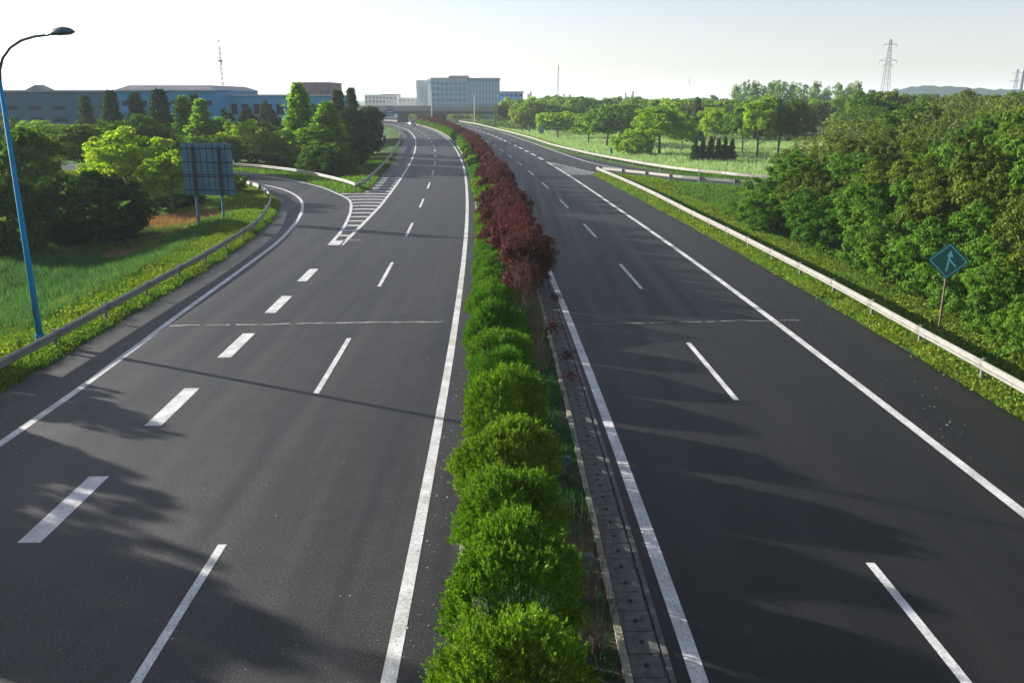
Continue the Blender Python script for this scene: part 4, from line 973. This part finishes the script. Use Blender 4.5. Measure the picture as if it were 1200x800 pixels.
building(586, 613, 109, OY + 40, 20, 'low grey-blue building to the right of the office block', 'pale_blue_wall', [(5, 111, 113, .6, 'window')], roof=('roof_grey', .8))
building(595, 603, 118, OY - 60, 12, 'small white house half hidden by trees right of the overpass', 'white_wall', [(3, 120, 122, .5, 'window')])
for i, (px, top) in enumerate(((619, 110), (622, 107.5), (661, 110.5), (668, 111), (733, 109), (742, 107))):
    building(px - 1.3, px + 1.3, top, 900, 12, ['faint pale tower block right of the office, left one of two', 'faint pale tower block right of the office, right one of two', 'faint block on the horizon just right of the thin mast', 'faint low block on the horizon right of the mast', 'hazy tower on the horizon above the field trees, left one', 'hazy tower on the horizon above the field trees, right one'][i], 'roof_trim', [(1, top + 1, top + 1.6, .6, 'roof_grey')], name='tower_block')
# ---------------------------------------------------------------- masts, pylons, chimneys, wires
def lattice(px, top, y, w0, w1, label, name, cat, n=10, r=.12, arms=()):
    h = height_of(top, y); x = x_of(px, y, 0); t = empty(name, (x, y, 0)); tag(t, label, cat)
    m = MB(); cor = ((-1, -1), (1, -1), (1, 1), (-1, 1))
    lv = [(-1.2 if i == 0 else h * i / n, w0 + (w1 - w0) * (i / n) ** .8) for i in range(n + 1)]
    for sx, sy in cor: m.tube([(sx * w / 2, sy * w / 2, z) for z, w in lv], r, 4)
    for i in range(n):
        (za, wa), (zb_, wb) = lv[i], lv[i + 1]
        for k in range(4):
            (ax_, ay_), (bx_, by_) = cor[k], cor[(k + 1) % 4]
            m.tube([(ax_ * wa / 2, ay_ * wa / 2, za), (bx_ * wb / 2, by_ * wb / 2, zb_)], r * .6, 4, cap=False); m.tube([(bx_ * wa / 2, by_ * wa / 2, za), (ax_ * wb / 2, ay_ * wb / 2, zb_)], r * .6, 4, cap=False)
    m.build('lattice', M['steel'], t)
    for (fz, L, dr) in arms:
        for s in (-1, 1):
            a = MB().tube([(0, 0, h * fz - .3), (s * L, 0, h * fz)], r * .8, 4).tube([(0, 0, h * fz + 1.2), (s * L, 0, h * fz)], r * .7, 4).build('cross_arm', M['steel'], t)
            MB().tube([(s * L, 0, h * fz - .05), (s * L, 0, h * fz - dr)], r * .9, 5).build('insulator', M['steel'], a)
    return t, h
lattice(1034, 46, 480, 5.5, .9, 'steel electricity pylon with cross arms standing on the right skyline', 'electricity_pylon', 'pylon', 11, .11, ((.93, 3.6, 1.8), (.72, 4.6, 2.2), (.66, 2.6, 1.5)))
lattice(1186, 81, 760, 5, .9, 'small distant pylon near the right edge, left of the chimneys', 'electricity_pylon', 'pylon', 8, .16, ((.9, 4.5, 1.8), (.7, 5, 2)))
t, h = lattice(265, 54, 300, 1.0, .45, 'thin red and grey radio mast rising behind the left factory', 'radio_mast', 'mast', 16, .065)
MB().tube([(0, 0, h), (0, 0, h + 2)], .05, 5).box(-.7, .7, -.7, .7, h - 5, h - 4.6).build('antenna', M['steel'], t); MB().tube([(0, 0, h + 1.2), (0, 0, h + 2.2)], [.3, .05], 8).build('beacon', M['sign_dark'], t)
t, h = lattice(653.5, 80, 760, 1.6, .8, 'faint thin mast on the horizon above the far wood, right of the office', 'radio_mast', 'mast', 12, .14)
MB().tube([(0, 0, h - .5), (0, 0, h + 3)], [.9, .2], 8).build('antenna', M['steel'], t)
h = height_of(88, 700); t = empty('radio_mast', (x_of(806, 700, 0), 700, 0)); tag(t, 'very thin needle mast on the horizon above the middle of the wood', 'mast')
MB().tube([(0, 0, -1.2), (0, 0, h)], [.35, .12], 6).build('pole', M['steel'], t); MB().tube([(0, 0, h - 6), (0, 0, h - 4)], .4, 6).build('antenna', M['steel'], t)
for px, top, lb in ((1192.5, 82, 'left of the two dark chimneys at the right edge of the skyline'), (1198.5, 82.5, 'right one of the two dark chimneys, at the very edge of the photo')):
    h = height_of(top, 700); t = empty('chimney', (x_of(px, 700, 0), 700, 0)); tag(t, lb, 'chimney', 'factory chimneys')
    MB().tube([(0, 0, -1.2), (0, 0, h)], [1.5, 1.1], 14).build('stack', M['pier'], t); MB().tube([(0, 0, h - 1.2), (0, 0, h + .1)], 1.35, 14).build('rim', M['steel'], t)
# ---------------------------------------------------------------- vehicles far down the road
def car(x, y, rz, paint, label):
    t = empty('car', (x, y, .0), rz); tag(t, label, 'car', 'cars in the distance')
    prof = [(-2.2, .35), (-2.25, .75), (-2.05, .95), (-1.2, 1.0), (1.25, .98), (2.1, .85), (2.22, .6), (2.15, .35)]
    m = MB(); n = len(prof)
    for s in (-1, 1): m.v += [(s * (.86 if z < .9 else .8), -yy_, z) for yy_, z in prof]
    m.f += [tuple(range(n)), tuple(range(n, 2 * n))[::-1]] + [(i, (i + 1) % n, n + (i + 1) % n, n + i) for i in range(n)]
    bevel(m.build('body', M[paint], t), .06)
    m = MB(); c = [(-1.75, 1.003), (-1.1, 1.43), (.35, 1.45), (1.15, 1.003)]
    for s in (-1, 1): m.v += [(s * (.76 if z < 1.2 else .6), -yy_, z) for yy_, z in c]
    m.f += [(0, 1, 2, 3), (7, 6, 5, 4)] + [(i, (i + 1) % 4, 4 + (i + 1) % 4, 4 + i) for i in range(4)]; m.build('windows', M['window'], t)
    MB().box(-.58, .58, -.33, 1.07, 1.452, 1.475).build('roof', M[paint], t)
    for sx in (-.8, .8):
        for sy in (-1.35, 1.35): MB().tube([(sx - .1, sy, .32), (sx + .1, sy, .32)], .32, 14).build('wheel', M['rubber'], t)
        MB().box(sx * .78 - .16, sx * .78 + .16, -2.24, -2.19, .62, .76).build('headlight', M['white_wall'], t)
x, y = ground_at(476, 147); p_ = P(y - 4, -3.9 + 2); car(p_[0], p_[1], .3, 'carpaint', 'pale silver car driving towards the camera below the overpass')
x, y, _ = P(338, -7.2); car(x, y, .33, 'carpaint_dark', 'dark car beyond the silver one, near the left end of the overpass')

# ---------------------------------------------------------------- labels of look-alikes: which one from the left
bpy.context.view_layer.update()
ORD = ['leftmost'] + [w + ' from left' for w in 'second third fourth fifth sixth seventh eighth ninth tenth eleventh twelfth'.split()]
def ordinal(n, tot):
    if n < len(ORD) : return ORD[n]
    k = tot - 1 - n
    if k == 0: return 'rightmost'
    if k < len(ORD): return ORD[k].replace('from left', 'from right')
    return '%dth from left' % (n + 1)
byl = {}
for o in bpy.data.objects:
    if o.parent is None and 'label' in o: byl.setdefault((o['label'], o.get('group')), []).append(o)
for (lb, gr), L in byl.items():
    if 1 < len(L) <= 34:
        L.sort(key=lambda o: o.location.x / (o.location.y + 1)); 
        for i, o in enumerate(L): o['label'] = lb + ', ' + ordinal(i, len(L))
# ---------------------------------------------------------------- hills and haze
def ridge(name, x0, x1, y, tops):
    m = MB(); n = 60; xs = np.linspace(x0, x1, n); prev = None; r = random.Random(3)
    for i, x in enumerate(xs):
        e = smoothstep(min(i, n - 1 - i) / 9); zt_ = -1 + (np.interp(i / (n - 1), [t[0] for t in tops], [t[1] for t in tops]) + r.uniform(-.8, .8)) * float(e)
        row = [(x, y - 120, -1.5), (x, y - 50, zt_ * .6), (x, y, zt_), (x, y + 60, zt_ * .6), (x, y + 140, -1.5)]
        if prev:
            for k in range(4): m.face([prev[k], row[k], row[k + 1], prev[k + 1]])
        prev = row
    return tag(m.build(name, M['hill'], smooth=False), kind='structure')
ridge('hills', 270, 530, 700, [(0, 13), (.22, 19), (.45, 16), (.6, 14.5), (.8, 19), (1, 14)])
ridge('hills', 480, 900, 860, [(0, 14), (.3, 18), (.6, 17), (1, 17)])
hz_m, nt, p = mat('haze'); nt.nodes.remove(p); pv = N(nt, 'ShaderNodeVolumePrincipled')
pv.inputs['Color'].default_value = (.80, .90, 1, 1); pv.inputs['Density'].default_value = .0002; pv.inputs['Anisotropy'].default_value = .1
nt.links.new(pv.outputs[0], nt.nodes['Material Output'].inputs['Volume'])
tag(MB().box(-5000, 5000, -120, 7600, -4, 56).build('haze', hz_m), kind='stuff')
print('done', len(bpy.data.objects))
